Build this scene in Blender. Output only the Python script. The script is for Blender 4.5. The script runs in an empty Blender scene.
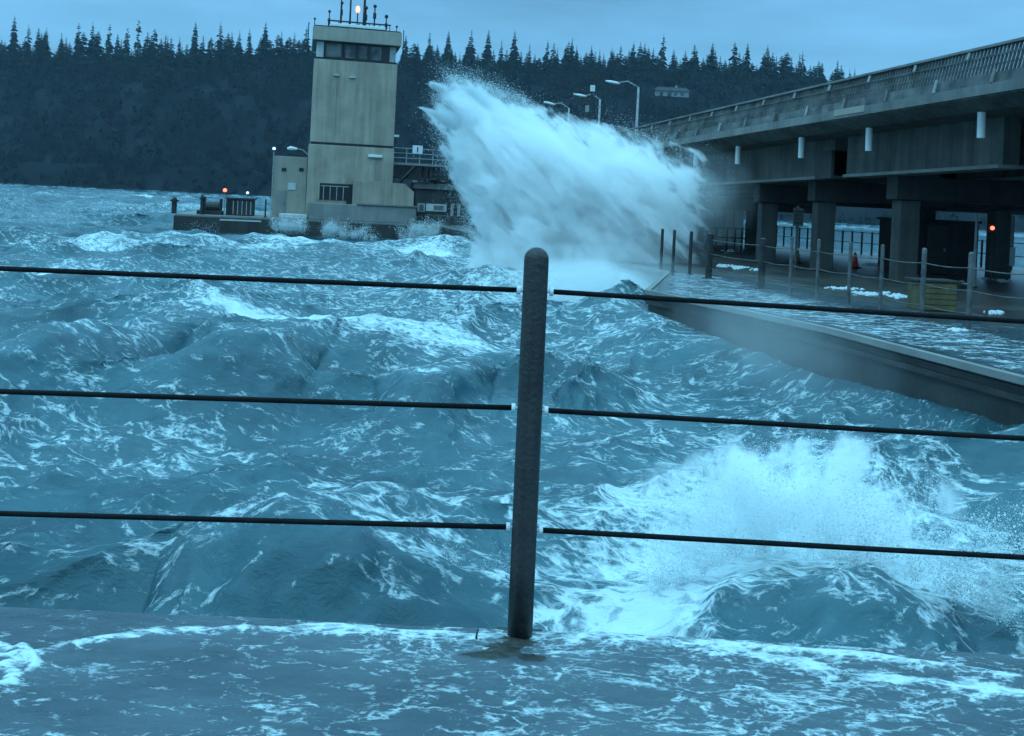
import bpy, bmesh, math, random
import numpy as np
from mathutils import Vector, Matrix

random.seed(7)
rng = np.random.default_rng(11)
scene = bpy.context.scene
COL = scene.collection
R = math.radians

# ------------------------------------------------------------------ camera
EYE = 3.0                      # metres above mean sea level
FPX = 983.0                    # focal length in pixels at 1024 wide
CX, CY = 512.0, 203.5
ROLL = R(2.75)
cS, sS = math.cos(ROLL), math.sin(ROLL)
cam_d = bpy.data.cameras.new('camera')
cam = bpy.data.objects.new('camera', cam_d)
COL.objects.link(cam)
cam.matrix_world = Matrix(((cS, -sS, 0, 0), (0, 0, -1, 0), (sS, cS, 0, EYE), (0, 0, 0, 1)))
cam_d.sensor_width = 36.0
cam_d.lens = FPX / 1024 * 36.0
cam_d.shift_y = -(368 - CY) / 1024
cam_d.clip_start = 0.05
cam_d.clip_end = 6000
scene.camera = cam

# ------------------------------------------------------------------ world, sun, exposure
SUN_EL, SUN_AZ = R(55), R(215)
world = bpy.data.worlds.new('World')
scene.world = world
world.use_nodes = True
wn, wl = world.node_tree.nodes, world.node_tree.links
wn.clear()
w_out = wn.new('ShaderNodeOutputWorld')
w_bg = wn.new('ShaderNodeBackground'); w_bg.inputs['Strength'].default_value = 0.1
w_sky = wn.new('ShaderNodeTexSky'); w_sky.sky_type = 'NISHITA'; w_sky.sun_disc = False
w_sky.sun_elevation = SUN_EL; w_sky.sun_rotation = SUN_AZ
w_tc = wn.new('ShaderNodeTexCoord')
w_sep = wn.new('ShaderNodeSeparateXYZ')
w_ramp = wn.new('ShaderNodeValToRGB')          # overcast dome: dim at the horizon, bright overhead
cr = w_ramp.color_ramp
cr.elements[0].position = 0.0; cr.elements[0].color = (0.115, 0.37, 0.60, 1)
cr.elements[1].position = 1.0; cr.elements[1].color = (0.49, 1.34, 1.93, 1)
for pos, c in ((0.08, (0.145, 0.43, 0.70, 1)), (0.24, (0.125, 0.355, 0.60, 1)), (0.50, (0.335, 0.92, 1.37, 1))):
    e = cr.elements.new(pos); e.color = c
w_map = wn.new('ShaderNodeMapping'); w_map.inputs['Scale'].default_value = (1.2, 1.2, 6.0)
w_noise = wn.new('ShaderNodeTexNoise'); w_noise.inputs['Scale'].default_value = 2.2
w_noise.inputs['Detail'].default_value = 5; w_noise.inputs['Roughness'].default_value = 0.55
w_cl = wn.new('ShaderNodeMapRange')
w_cl.inputs['From Min'].default_value = 0.3; w_cl.inputs['From Max'].default_value = 0.7
w_cl.inputs['To Min'].default_value = 8.2; w_cl.inputs['To Max'].default_value = 13.0
w_mul = wn.new('ShaderNodeVectorMath'); w_mul.operation = 'SCALE'
w_mix = wn.new('ShaderNodeMix'); w_mix.data_type = 'RGBA'; w_mix.inputs['Factor'].default_value = 0.94
wl.new(w_tc.outputs['Generated'], w_sep.inputs[0])
wl.new(w_sep.outputs['Z'], w_ramp.inputs['Fac'])
wl.new(w_tc.outputs['Generated'], w_map.inputs['Vector'])
wl.new(w_map.outputs[0], w_noise.inputs['Vector'])
wl.new(w_noise.outputs['Fac'], w_cl.inputs['Value'])
wl.new(w_ramp.outputs['Color'], w_mul.inputs[0])
wl.new(w_cl.outputs[0], w_mul.inputs['Scale'])
wl.new(w_sky.outputs[0], w_mix.inputs['A'])
wl.new(w_mul.outputs[0], w_mix.inputs['B'])
wl.new(w_mix.outputs['Result'], w_bg.inputs['Color'])
wl.new(w_bg.outputs[0], w_out.inputs[0])

sun_d = bpy.data.lights.new('sun', 'SUN'); sun_d.energy = 0.9; sun_d.angle = R(40)
sun_d.color = (0.38, 0.82, 1.0)
sun = bpy.data.objects.new('sun', sun_d); COL.objects.link(sun)
sdir = Vector((math.cos(SUN_EL) * math.sin(SUN_AZ), math.cos(SUN_EL) * math.cos(SUN_AZ), math.sin(SUN_EL)))
sun.rotation_euler = (-sdir).to_track_quat('-Z', 'Y').to_euler()

scene.view_settings.view_transform = 'Standard'
scene.view_settings.look = 'None'
scene.view_settings.exposure = 0.28
scene.view_settings.gamma = 1.0
scene.view_settings.use_curve_mapping = False
scene.render.engine = 'CYCLES'
cy = scene.cycles
cy.use_adaptive_sampling = True; cy.adaptive_threshold = 0.02
cy.use_denoising = True
cy.max_bounces = 18; cy.diffuse_bounces = 3; cy.glossy_bounces = 3
cy.transmission_bounces = 4; cy.volume_bounces = 12; cy.transparent_max_bounces = 12
cy.caustics_reflective = False; cy.caustics_refractive = False
cy.volume_step_rate = 1.0; cy.volume_max_steps = 256

# ------------------------------------------------------------------ photo geometry helpers
def ray(px, py):
    u, v = px - CX, CY - py
    return (u * cS - v * sS) / FPX, (u * sS + v * cS) / FPX
def at(px, py, Y):                     # point on the plane at distance Y
    X, Z = ray(px, py)
    return Vector((X * Y, Y, EYE + Z * Y))
def ground(px, py, z):                 # point on the level z
    X, Z = ray(px, py)
    Y = (z - EYE) / Z
    return Vector((X * Y, Y, z))

# ------------------------------------------------------------------ materials
def nodes_of(name):
    m = bpy.data.materials.new(name); m.use_nodes = True
    nt = m.node_tree
    return m, nt.nodes, nt.links, nt.nodes['Principled BSDF']

def weathered(name, c1, c2, scale=1.5, rough=0.75, bump=0.15, streak=0.0, metallic=0.0, fine=18.0, spec=0.4, tilt=0.0):
    m, n, l, b = nodes_of(name)
    tc = n.new('ShaderNodeTexCoord')
    no = n.new('ShaderNodeTexNoise'); no.inputs['Scale'].default_value = scale
    no.inputs['Detail'].default_value = 7; no.inputs['Roughness'].default_value = 0.62
    l.new(tc.outputs['Object'], no.inputs['Vector'])
    fac = no.outputs['Fac']
    if streak:
        mp = n.new('ShaderNodeMapping'); mp.inputs['Scale'].default_value = (streak, streak * (.4 if tilt else 1), streak * (0.3 if tilt else 0.05)); mp.inputs['Rotation'].default_value = (tilt, 0, 0)
        l.new(tc.outputs['Object'], mp.inputs['Vector'])
        n2 = n.new('ShaderNodeTexNoise'); n2.inputs['Scale'].default_value = 1.0
        n2.inputs['Detail'].default_value = 6; n2.inputs['Roughness'].default_value = 0.65
        l.new(mp.outputs[0], n2.inputs['Vector'])
        mm = n.new('ShaderNodeMath'); mm.operation = 'ADD'
        l.new(fac, mm.inputs[0]); l.new(n2.outputs['Fac'], mm.inputs[1])
        mh = n.new('ShaderNodeMath'); mh.operation = 'MULTIPLY'; mh.inputs[1].default_value = 0.5
        l.new(mm.outputs[0], mh.inputs[0]); fac = mh.outputs[0]
    rp = n.new('ShaderNodeValToRGB')
    rp.color_ramp.elements[0].position = 0.36; rp.color_ramp.elements[0].color = (*c1, 1)
    rp.color_ramp.elements[1].position = 0.64; rp.color_ramp.elements[1].color = (*c2, 1)
    l.new(fac, rp.inputs['Fac'])
    l.new(rp.outputs['Color'], b.inputs['Base Color'])
    nf = n.new('ShaderNodeTexNoise'); nf.inputs['Scale'].default_value = fine
    nf.inputs['Detail'].default_value = 6
    l.new(tc.outputs['Object'], nf.inputs['Vector'])
    mr = n.new('ShaderNodeMapRange'); mr.inputs['To Min'].default_value = max(0.02, rough - 0.18)
    mr.inputs['To Max'].default_value = min(1.0, rough + 0.18)
    l.new(nf.outputs['Fac'], mr.inputs['Value']); l.new(mr.outputs[0], b.inputs['Roughness'])
    if bump:
        bp = n.new('ShaderNodeBump'); bp.inputs['Strength'].default_value = bump
        bp.inputs['Distance'].default_value = 0.03
        l.new(nf.outputs['Fac'], bp.inputs['Height']); l.new(bp.outputs[0], b.inputs['Normal'])
    b.inputs['Metallic'].default_value = metallic
    b.inputs['Specular IOR Level'].default_value = spec
    return m

def emissive(name, col, strength):
    m, n, l, b = nodes_of(name)
    b.inputs['Base Color'].default_value = (*col, 1)
    b.inputs['Emission Color'].default_value = (*col, 1)
    b.inputs['Emission Strength'].default_value = strength
    return m

M = {}
M['tower'] = weathered('tower_concrete', (0.215, 0.172, 0.132), (0.42, 0.34, 0.268), 0.5, 0.85, 0.2, streak=2.6)
M['tower_light'] = weathered('tower_trim', (0.27, 0.235, 0.19), (0.36, 0.315, 0.255), 0.8, 0.8, 0.1, streak=3)
M['grey_conc'] = weathered('grey_concrete', (0.16, 0.16, 0.15), (0.26, 0.25, 0.23), 0.9, 0.75, 0.15, streak=1.6)
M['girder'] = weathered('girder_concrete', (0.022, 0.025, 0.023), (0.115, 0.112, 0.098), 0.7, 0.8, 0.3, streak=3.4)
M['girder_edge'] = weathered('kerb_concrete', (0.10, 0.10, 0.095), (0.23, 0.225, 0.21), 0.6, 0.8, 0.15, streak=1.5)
M['parapet'] = weathered('parapet_concrete', (0.035, 0.036, 0.036), (0.17, 0.17, 0.165), 1.6, 0.8, 0.5, streak=3.5, tilt=.6, fine=9)
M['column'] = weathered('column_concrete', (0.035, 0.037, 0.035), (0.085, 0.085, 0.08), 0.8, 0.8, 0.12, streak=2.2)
M['hull'] = weathered('wet_hull', (0.018, 0.017, 0.016), (0.055, 0.05, 0.046), 1.3, 0.45, 0.25, streak=2.0)
M['wall_wet'] = weathered('wet_pontoon_wall', (0.016, 0.017, 0.017), (0.060, 0.058, 0.055), 0.9, 0.5, 0.3, streak=1.4)
M['deck'] = weathered('wet_deck', (0.035, 0.035, 0.034), (0.10, 0.095, 0.088), 0.5, 0.35, 0.2)
M['steel_dark'] = weathered('dark_steel', (0.012, 0.012, 0.013), (0.035, 0.033, 0.032), 6, 0.5, 0.1)
M['post'] = weathered('painted_post_steel', (0.018, 0.017, 0.018), (0.048, 0.043, 0.042), 7, 0.48, 0.25, streak=22, fine=60)
M['cable'] = weathered('cable_steel', (0.004, 0.004, 0.005), (0.010, 0.009, 0.010), 20, 0.7, 0.3, fine=160, spec=.12)
M['clamp'] = weathered('galvanised_clamp', (0.55, 0.55, 0.55), (0.75, 0.75, 0.75), 20, 0.4, 0.1)
M['fence'] = weathered('weathered_fence_steel', (0.05, 0.05, 0.05), (0.13, 0.13, 0.13), 5, 0.6, 0.05)
M['galv'] = weathered('galvanised_steel', (0.22, 0.22, 0.22), (0.36, 0.36, 0.36), 5, 0.55, 0.05)
M['white'] = weathered('white_paint', (0.60, 0.60, 0.58), (0.78, 0.78, 0.76), 2.5, 0.5, 0.05, streak=3)
M['white_dirty'] = weathered('dirty_white_paint', (0.36, 0.37, 0.36), (0.52, 0.52, 0.50), 1.5, 0.6, 0.05, streak=3)
M['black'] = weathered('black_rubber', (0.006, 0.006, 0.007), (0.016, 0.016, 0.018), 5, 0.6, 0.05)
M['frame'] = weathered('window_frame', (0.01, 0.01, 0.012), (0.024, 0.024, 0.026), 5, 0.4, 0.02)
M['roof'] = weathered('dark_roof', (0.014, 0.014, 0.015), (0.04, 0.038, 0.037), 2, 0.7, 0.2)
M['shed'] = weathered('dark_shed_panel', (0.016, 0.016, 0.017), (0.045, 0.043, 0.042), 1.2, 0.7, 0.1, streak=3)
M['orange'] = weathered('orange_plastic', (0.62, 0.07, 0.03), (0.80, 0.13, 0.05), 6, 0.5, 0.05)
M['tan'] = weathered('faded_orange_plastic', (0.36, 0.17, 0.07), (0.5, 0.26, 0.12), 6, 0.5, 0.05)
M['yellow'] = weathered('yellowed_timber', (0.06, 0.045, 0.022), (0.17, 0.13, 0.06), 3.5, 0.6, 0.3, streak=5)
M['pale'] = weathered('pale_blue_board', (0.38, 0.46, 0.5), (0.5, 0.57, 0.6), 2, 0.5, 0.05)
M['house'] = weathered('pale_siding', (0.16, 0.165, 0.165), (0.26, 0.26, 0.255), 0.4, 0.7, 0.0)
M['red_lamp'] = emissive('red_lamp_glass', (1.0, 0.16, 0.09), 2.6)
M['beacon'] = emissive('beacon_glass', (1.0, 0.40, 0.26), 1.5)
M['white_lamp'] = emissive('white_lamp_glass', (0.75, 0.88, 1.0), 0.8)
g, gn, gl, gb = nodes_of('window_glass')
gb.inputs['Base Color'].default_value = (0.05, 0.06, 0.06, 1); gb.inputs['Roughness'].default_value = 0.08
gt = gn.new('ShaderNodeTexCoord'); gno = gn.new('ShaderNodeTexNoise'); gno.inputs['Scale'].default_value = 0.9
gno.inputs['Detail'].default_value = 3
grp = gn.new('ShaderNodeValToRGB')
grp.color_ramp.elements[0].position = 0.4; grp.color_ramp.elements[0].color = (0.03, 0.035, 0.04, 1)
grp.color_ramp.elements[1].position = 0.62; grp.color_ramp.elements[1].color = (0.14, 0.15, 0.14, 1)
gl.new(gt.outputs['Object'], gno.inputs['Vector']); gl.new(gno.outputs['Fac'], grp.inputs['Fac'])
gl.new(grp.outputs['Color'], gb.inputs['Base Color'])
M['glass'] = g

# ------------------------------------------------------------------ object helpers
ORIGIN = {}
def tag(o, label=None, cat=None, group=None, kind=None):
    if label: o['label'] = label
    if cat: o['category'] = cat
    if group: o['group'] = group
    if kind: o['kind'] = kind
    return o
def thing(name, label, cat, loc, group=None):
    o = bpy.data.objects.new(name, None)
    o.empty_display_size = 0.2
    COL.objects.link(o); o.location = loc
    ORIGIN[o.name] = Vector(loc)
    return tag(o, label, cat, group)

class MB:
    def __init__(self, M4=None):
        self.v, self.f, self.M = [], [], M4
    def add(self, vs, fs):
        k = len(self.v)
        for p in vs:
            p = Vector(p)
            self.v.append(self.M @ p if self.M else p)
        for f in fs: self.f.append([i + k for i in f])
        return self
    def box(self, x0, x1, y0, y1, z0, z1):
        return self.add([(x0, y0, z0), (x1, y0, z0), (x1, y1, z0), (x0, y1, z0), (x0, y0, z1), (x1, y0, z1), (x1, y1, z1), (x0, y1, z1)],
                        [(3, 2, 1, 0), (4, 5, 6, 7), (0, 1, 5, 4), (1, 2, 6, 5), (2, 3, 7, 6), (3, 0, 4, 7)])
    def tube(self, pts, r, seg=8, caps=True):
        pts = [Vector(p) for p in pts]
        rs = r if isinstance(r, (list, tuple)) else [r] * len(pts)
        vs, fs = [], []
        for i, p in enumerate(pts):
            t = (pts[min(i + 1, len(pts) - 1)] - pts[max(i - 1, 0)]).normalized()
            a = t.orthogonal().normalized() if abs(t.z) < 0.99 else Vector((1, 0, 0))
            if abs(t.z) < 0.99:
                a = t.cross(Vector((0, 0, 1))).normalized()
            b = t.cross(a)
            for k in range(seg):
                w = 2 * math.pi * k / seg
                vs.append(p + (a * math.cos(w) + b * math.sin(w)) * rs[i])
        for i in range(len(pts) - 1):
            for k in range(seg):
                k2 = (k + 1) % seg
                fs.append((i * seg + k, i * seg + k2, (i + 1) * seg + k2, (i + 1) * seg + k))
        if caps:
            fs.append(tuple(range(seg - 1, -1, -1)))
            fs.append(tuple((len(pts) - 1) * seg + k for k in range(seg)))
        return self.add(vs, fs)
    def lathe(self, prof, cx, cy, seg=16):
        vs, fs = [], []
        for (r, z) in prof:
            for k in range(seg):
                w = 2 * math.pi * k / seg
                vs.append((cx + r * math.cos(w), cy + r * math.sin(w), z))
        for i in range(len(prof) - 1):
            for k in range(seg):
                k2 = (k + 1) % seg
                fs.append((i * seg + k, i * seg + k2, (i + 1) * seg + k2, (i + 1) * seg + k))
        fs.append(tuple(range(seg - 1, -1, -1)))
        fs.append(tuple((len(prof) - 1) * seg + k for k in range(seg)))
        return self.add(vs, fs)
    def ball(self, c, r, seg=10, rings=6):
        prof = [(max(1e-3, r * math.sin(math.pi * i / rings)), c[2] - r * math.cos(math.pi * i / rings)) for i in range(rings + 1)]
        return self.lathe(prof, c[0], c[1], seg)
    def prism(self, poly, z0, z1):           # poly of (x, y), closed
        n = len(poly)
        vs = [(x, y, z0) for x, y in poly] + [(x, y, z1) for x, y in poly]
        fs = [tuple(range(n - 1, -1, -1)), tuple(range(n, 2 * n))]
        for i in range(n):
            j = (i + 1) % n
            fs.append((i, j, n + j, n + i))
        return self.add(vs, fs)
    def sweep(self, sections):                # list of closed profiles, same count
        n = len(sections[0]); vs, fs = [], []
        for s in sections: vs += list(s)
        for i in range(len(sections) - 1):
            for k in range(n):
                k2 = (k + 1) % n
                fs.append((i * n + k, i * n + k2, (i + 1) * n + k2, (i + 1) * n + k))
        fs.append(tuple(range(n - 1, -1, -1)))
        fs.append(tuple((len(sections) - 1) * n + k for k in range(n)))
        return self.add(vs, fs)
    def build(self, name, mat, parent=None, bevel=0.0, smooth=False, origin=None):
        me = bpy.data.meshes.new(name)
        o0 = ORIGIN[parent.name] if parent else Vector(origin or (0, 0, 0))
        me.from_pydata([tuple(p - o0) for p in self.v], [], self.f)
        bm = bmesh.new(); bm.from_mesh(me)
        bmesh.ops.recalc_face_normals(bm, faces=bm.faces)
        bm.to_mesh(me); bm.free()
        if smooth:
            me.polygons.foreach_set('use_smooth', [True] * len(me.polygons))
        me.materials.append(mat)
        o = bpy.data.objects.new(name, me); COL.objects.link(o)
        if parent: o.parent = parent
        else: o.location = o0
        ORIGIN[o.name] = o0
        if bevel:
            md = o.modifiers.new('bevel', 'BEVEL'); md.width = bevel; md.segments = 2; md.limit_method = 'ANGLE'
        return o

def np_mesh(name, verts, faces, mat, smooth=False):
    """verts Nx3, faces Mxk numpy arrays"""
    me = bpy.data.meshes.new(name)
    nv, (nf, k) = len(verts), faces.shape
    me.vertices.add(nv); me.vertices.foreach_set('co', verts.astype(np.float32).ravel())
    me.loops.add(nf * k); me.loops.foreach_set('vertex_index', faces.astype(np.int32).ravel())
    me.polygons.add(nf)
    me.polygons.foreach_set('loop_start', np.arange(0, nf * k, k, dtype=np.int32))
    me.polygons.foreach_set('use_smooth', np.full(nf, smooth))
    me.update(calc_edges=True)
    me.materials.append(mat)
    o = bpy.data.objects.new(name, me); COL.objects.link(o)
    return o

# ------------------------------------------------------------------ noise helpers (numpy)
def pink_volume(n, beta, seed, aniso=(1, 1, 1)):
    r = np.random.default_rng(seed)
    f = np.fft.fftfreq(n) * n
    kx, ky, kz = np.meshgrid(f * aniso[0], f * aniso[1], f * aniso[2], indexing='ij')
    k = np.sqrt(kx ** 2 + ky ** 2 + kz ** 2); k[0, 0, 0] = 1
    s = np.fft.fftn(r.standard_normal((n, n, n))) * k ** (-beta / 2); s[0, 0, 0] = 0
    v = np.real(np.fft.ifftn(s)); return (v / v.std()).astype(np.float32)
def sample3(vol, p):                                   # p in cells, periodic trilinear
    n = vol.shape[0]; b = np.floor(p).astype(int); t = p - b; out = 0
    for i in (0, 1):
        for j in (0, 1):
            for k in (0, 1):
                w = (t[:, 0] if i else 1 - t[:, 0]) * (t[:, 1] if j else 1 - t[:, 1]) * (t[:, 2] if k else 1 - t[:, 2])
                out = out + w * vol[(b[:, 0] + i) % n, (b[:, 1] + j) % n, (b[:, 2] + k) % n]
    return out
def sample2(img, x, y):                                # x, y in cells, periodic bilinear
    n = img.shape[0]; x0 = np.floor(x).astype(int); y0 = np.floor(y).astype(int); tx = x - x0; ty = y - y0
    x0 %= n; y0 %= n; x1 = (x0 + 1) % n; y1 = (y0 + 1) % n
    return (img[x0, y0] * (1 - tx) * (1 - ty) + img[x1, y0] * tx * (1 - ty) + img[x0, y1] * (1 - tx) * ty + img[x1, y1] * tx * ty)
def sstep(a, b, x):
    t = np.clip((x - a) / (b - a), 0, 1); return t * t * (3 - 2 * t)
NV = pink_volume(64, 3.4, 5)
NV2 = pink_volume(64, 2.6, 9)

# ================================================================== THE SETTING
DECK_Z = 1.40                    # the deck we stand on
PONT_Z = 1.05                    # the long pontoon on the right
DECK_EDGE = 3.665                 # where our deck ends
LEAN = -0.246                    # the bridge runs towards x = lat + LEAN * y

# outline of the right pontoon (seen from above)
e0 = ground(1015, 376, PONT_Z); e1 = ground(830, 329, PONT_Z); e2 = ground(649, 291, PONT_Z)
d_near = (e0 - e1)
near_pt = e0 + d_near * ((e0.y - 7.2) / (e1.y - e0.y))
far_pt = Vector((5.3 + LEAN * (74 - 31.0), 74, PONT_Z))
pont_outer = [near_pt, e0, e1, e2, Vector((5.1, 31.2, PONT_Z)), far_pt]
def pont_edge_x(Y):
    ys = np.array([p.y for p in pont_outer]); xs = np.array([p.x for p in pont_outer])
    return np.interp(Y, ys, xs)

# ---------------- sea
def foam_water_material(name, deep, tint, foam_scale, ripple, wet=False):
    m, n, l, b = nodes_of(name)
    at_f = n.new('ShaderNodeAttribute'); at_f.attribute_name = 'foam'
    at_r = n.new('ShaderNodeAttribute'); at_r.attribute_name = 'rest'
    mp = n.new('ShaderNodeMapping'); mp.inputs['Scale'].default_value = (foam_scale, foam_scale * (1.8 if wet else 1.55), foam_scale)
    mp.inputs['Rotation'].default_value = (0, 0, R(0 if wet else 14))
    l.new(at_r.outputs['Vector'], mp.inputs['Vector'])
    # warp the lookup so that the streaks wander
    wno = n.new('ShaderNodeTexNoise'); wno.inputs['Scale'].default_value = 0.9; wno.inputs['Detail'].default_value = 5
    l.new(mp.outputs[0], wno.inputs['Vector'])
    wsc = n.new('ShaderNodeVectorMath'); wsc.operation = 'MULTIPLY_ADD'
    wsc.inputs[1].default_value = (0.35, 0.35, 0.35)
    l.new(wno.outputs['Color'], wsc.inputs[0]); l.new(mp.outputs[0], wsc.inputs[2])
    def noise(sc, det, ro, di=0.0):
        q = n.new('ShaderNodeTexNoise'); q.inputs['Scale'].default_value = sc; q.inputs['Detail'].default_value = det
        q.inputs['Roughness'].default_value = ro; q.inputs['Distortion'].default_value = di
        l.new(wsc.outputs[0], q.inputs['Vector']); return q.outputs['Fac']
    def math_(op, a_, b_, c_=None):
        q = n.new('ShaderNodeMath'); q.operation = op
        for i_, v_ in enumerate((a_, b_, c_)):
            if v_ is None: continue
            if isinstance(v_, (int, float)): q.inputs[i_].default_value = v_
            else: l.new(v_, q.inputs[i_])
        return q.outputs[0]
    def ridge(sc, det, w_):                        # thin wandering filaments
        d_ = math_('ABSOLUTE', math_('SUBTRACT', noise(sc, det, 0.6, 0.5), 0.5), 0)
        q = n.new('ShaderNodeMapRange'); q.inputs['From Max'].default_value = w_
        q.inputs['To Min'].default_value = 1.0; q.inputs['To Max'].default_value = 0.0
        l.new(d_, q.inputs['Value']); return q.outputs[0]
    fbr = n.new('ShaderNodeMapRange'); fbr.inputs['From Min'].default_value = 0.25; fbr.inputs['From Max'].default_value = 0.75
    l.new(noise(1.6, 12, 0.74), fbr.inputs['Value'])
    fine = n.new('ShaderNodeMapRange'); fine.inputs['From Min'].default_value = 0.3; fine.inputs['From Max'].default_value = 0.7
    l.new(noise(7.5, 8, 0.72), fine.inputs['Value'])
    v1 = math_('MULTIPLY', fbr.outputs[0], 0.40)
    v2 = math_('MULTIPLY_ADD', ridge(1.5, 6, 0.06), 0.24, v1)
    v3 = math_('MULTIPLY_ADD', ridge(4.2, 5, 0.08), 0.20, v2)
    v4 = math_('MULTIPLY_ADD', fine.outputs[0], 0.24, v3)
    ad = math_('ADD', v4, at_f.outputs['Fac'])
    th = n.new('ShaderNodeMapRange'); th.interpolation_type = 'SMOOTHSTEP'
    th.inputs['From Min'].default_value = 0.79; th.inputs['From Max'].default_value = 1.17
    l.new(ad, th.inputs['Value'])
    foamfac = th.outputs[0]
    # water colour varies softly with suspended bubbles
    cn = n.new('ShaderNodeTexNoise'); cn.inputs['Scale'].default_value = 0.55; cn.inputs['Detail'].default_value = 6
    l.new(mp.outputs[0], cn.inputs['Vector'])
    wc = n.new('ShaderNodeValToRGB')
    wc.color_ramp.elements[0].position = 0.35; wc.color_ramp.elements[0].color = (*deep, 1)
    wc.color_ramp.elements[1].position = 0.70; wc.color_ramp.elements[1].color = (*tint, 1)
    l.new(cn.outputs['Fac'], wc.inputs['Fac'])
    mk = n.new('ShaderNodeMapRange'); mk.interpolation_type = 'SMOOTHSTEP'
    mk.inputs['From Min'].default_value = 0.02; mk.inputs['From Max'].default_value = 0.50; mk.inputs['To Max'].default_value = 0.20 if wet else 0.33
    l.new(at_f.outputs['Fac'], mk.inputs['Value'])
    mkc = n.new('ShaderNodeMix'); mkc.data_type = 'RGBA'; mkc.inputs['B'].default_value = (0.17, 0.29, 0.33, 1)
    mkn = math_('MULTIPLY', mk.outputs[0], math_('MULTIPLY_ADD', fbr.outputs[0], 0.9, 0.45))
    l.new(mkn, mkc.inputs['Factor']); l.new(wc.outputs['Color'], mkc.inputs['A'])
    cm = n.new('ShaderNodeMix'); cm.data_type = 'RGBA'
    l.new(foamfac, cm.inputs['Factor']); l.new(mkc.outputs['Result'], cm.inputs['A'])
    cm.inputs['B'].default_value = (0.62, 0.70, 0.72, 1)
    l.new(cm.outputs['Result'], b.inputs['Base Color'])
    rr = n.new('ShaderNodeMapRange'); rr.inputs['To Min'].default_value = 0.13 if not wet else 0.16; rr.inputs['To Max'].default_value = 0.85
    l.new(foamfac, rr.inputs['Value']); l.new(rr.outputs[0], b.inputs['Roughness'])
    b.inputs['IOR'].default_value = 1.33
    # ripples
    rmp = n.new('ShaderNodeMapping'); rmp.inputs['Scale'].default_value = (1.0, 1.7, 1.0)
    l.new(at_r.outputs['Vector'], rmp.inputs['Vector'])
    r1 = n.new('ShaderNodeTexNoise'); r1.inputs['Scale'].default_value = ripple; r1.inputs['Detail'].default_value = 8
    r1.inputs['Roughness'].default_value = 0.65; r1.inputs['Distortion'].default_value = 0.4
    l.new(rmp.outputs[0], r1.inputs['Vector'])
    hs = n.new('ShaderNodeMath'); hs.operation = 'MULTIPLY_ADD'; hs.inputs[1].default_value = 0.35
    l.new(foamfac, hs.inputs[0]); l.new(r1.outputs['Fac'], hs.inputs[2])
    bp = n.new('ShaderNodeBump'); bp.inputs['Strength'].default_value = 0.45; bp.inputs['Distance'].default_value = 0.12 if not wet else 0.03
    l.new(hs.outputs[0], bp.inputs['Height']); l.new(bp.outputs[0], b.inputs['Normal'])
    return m

M['sea'] = foam_water_material('storm_sea', (0.010, 0.048, 0.063), (0.036, 0.115, 0.137), 0.9, 4.0)
M['film'] = foam_water_material('deck_wash', (0.044, 0.060, 0.072), (0.088, 0.112, 0.128), 2.8, 9.0, wet=True)

WIND = np.array([0.42, -0.907])
def ocean_tile(L, N, kmin, kmax, hs, lam, seed, spread=2):
    r = np.random.default_rng(seed)
    k1 = np.fft.fftfreq(N, L / N) * 2 * np.pi
    kx, ky = np.meshgrid(k1, k1, indexing='ij')
    k = np.hypot(kx, ky); k[0, 0] = 1e-6
    kp = 2 * np.pi / lam
    cosw = (kx * WIND[0] + ky * WIND[1]) / k
    S = np.exp(-1.25 * (kp / k) ** 2) * k ** -4.0 * (0.5 / spread ** 1.5 + np.clip(cosw, 0, 1) ** spread) * np.where(cosw < 0, 0.12, 1)
    S[(k < kmin) | (k >= kmax)] = 0; S[0, 0] = 0
    H = np.sqrt(S) * (r.standard_normal((N, N)) + 1j * r.standard_normal((N, N)))
    h = np.real(np.fft.ifft2(H)); sc = (hs / 4) / h.std() if hs else 1
    H *= sc
    f = lambda X: np.real(np.fft.ifft2(X))
    ik = 1j
    Dx = f(ik * kx / k * H); Dy = f(ik * ky / k * H)
    return dict(L=L, N=N, h=f(H), Dx=Dx, Dy=Dy, Jxx=f(kx * kx / k * H), Jyy=f(ky * ky / k * H), Jxy=f(kx * ky / k * H))
TILES = [ocean_tile(83.0, 512, 0.0, 1.9, 1.30, 11.5, 21, 4), ocean_tile(21.3, 512, 1.9, 8.0, 0.34, 8.5, 22, 2), ocean_tile(5.7, 256, 8.0, 40.0, 0.085, 8.5, 23)]

# authored crests: (polyline of photo points with crest height z), amplitude, widths
def crest_points(pts):
    q = [ground(px, py, z) for px, py, z in pts]; out = []
    for i in range(len(q) - 1):
        p0, p1, p2, p3 = q[max(i - 1, 0)], q[i], q[i + 1], q[min(i + 2, len(q) - 1)]
        for t in (0, .2, .4, .6, .8):
            out.append(.5 * ((2 * p1) + (p2 - p0) * t + (2 * p0 - 5 * p1 + 4 * p2 - p3) * t * t + (3 * p1 - p0 - 3 * p2 + p3) * t ** 3))
    return out + [q[-1]]
CRESTS = [
    dict(p=crest_points([(100, 585, .35), (190, 545, .45), (262, 522, .62), (360, 545, .55), (505, 572, .35)]), a=0.70, wf=0.85, wb=1.7, calm=.92),
    dict(p=crest_points([(660, 600, .4), (730, 562, .55), (800, 556, .62), (880, 570, .62), (960, 596, .5), (1020, 625, .4)]), a=0.40, wf=0.85, wb=1.5, calm=.82),
    dict(p=crest_points([(-30, 345, .5), (90, 318, .8), (170, 330, .5)]), a=0.7, wf=1.6, wb=3.0),
    dict(p=crest_points([(180, 335, .5), (262, 322, .8), (330, 345, .45)]), a=0.65, wf=1.3, wb=2.4),
    dict(p=crest_points([(380, 362, .4), (440, 350, .6), (500, 356, .35)]), a=0.5, wf=1.1, wb=2.0),
]
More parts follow.
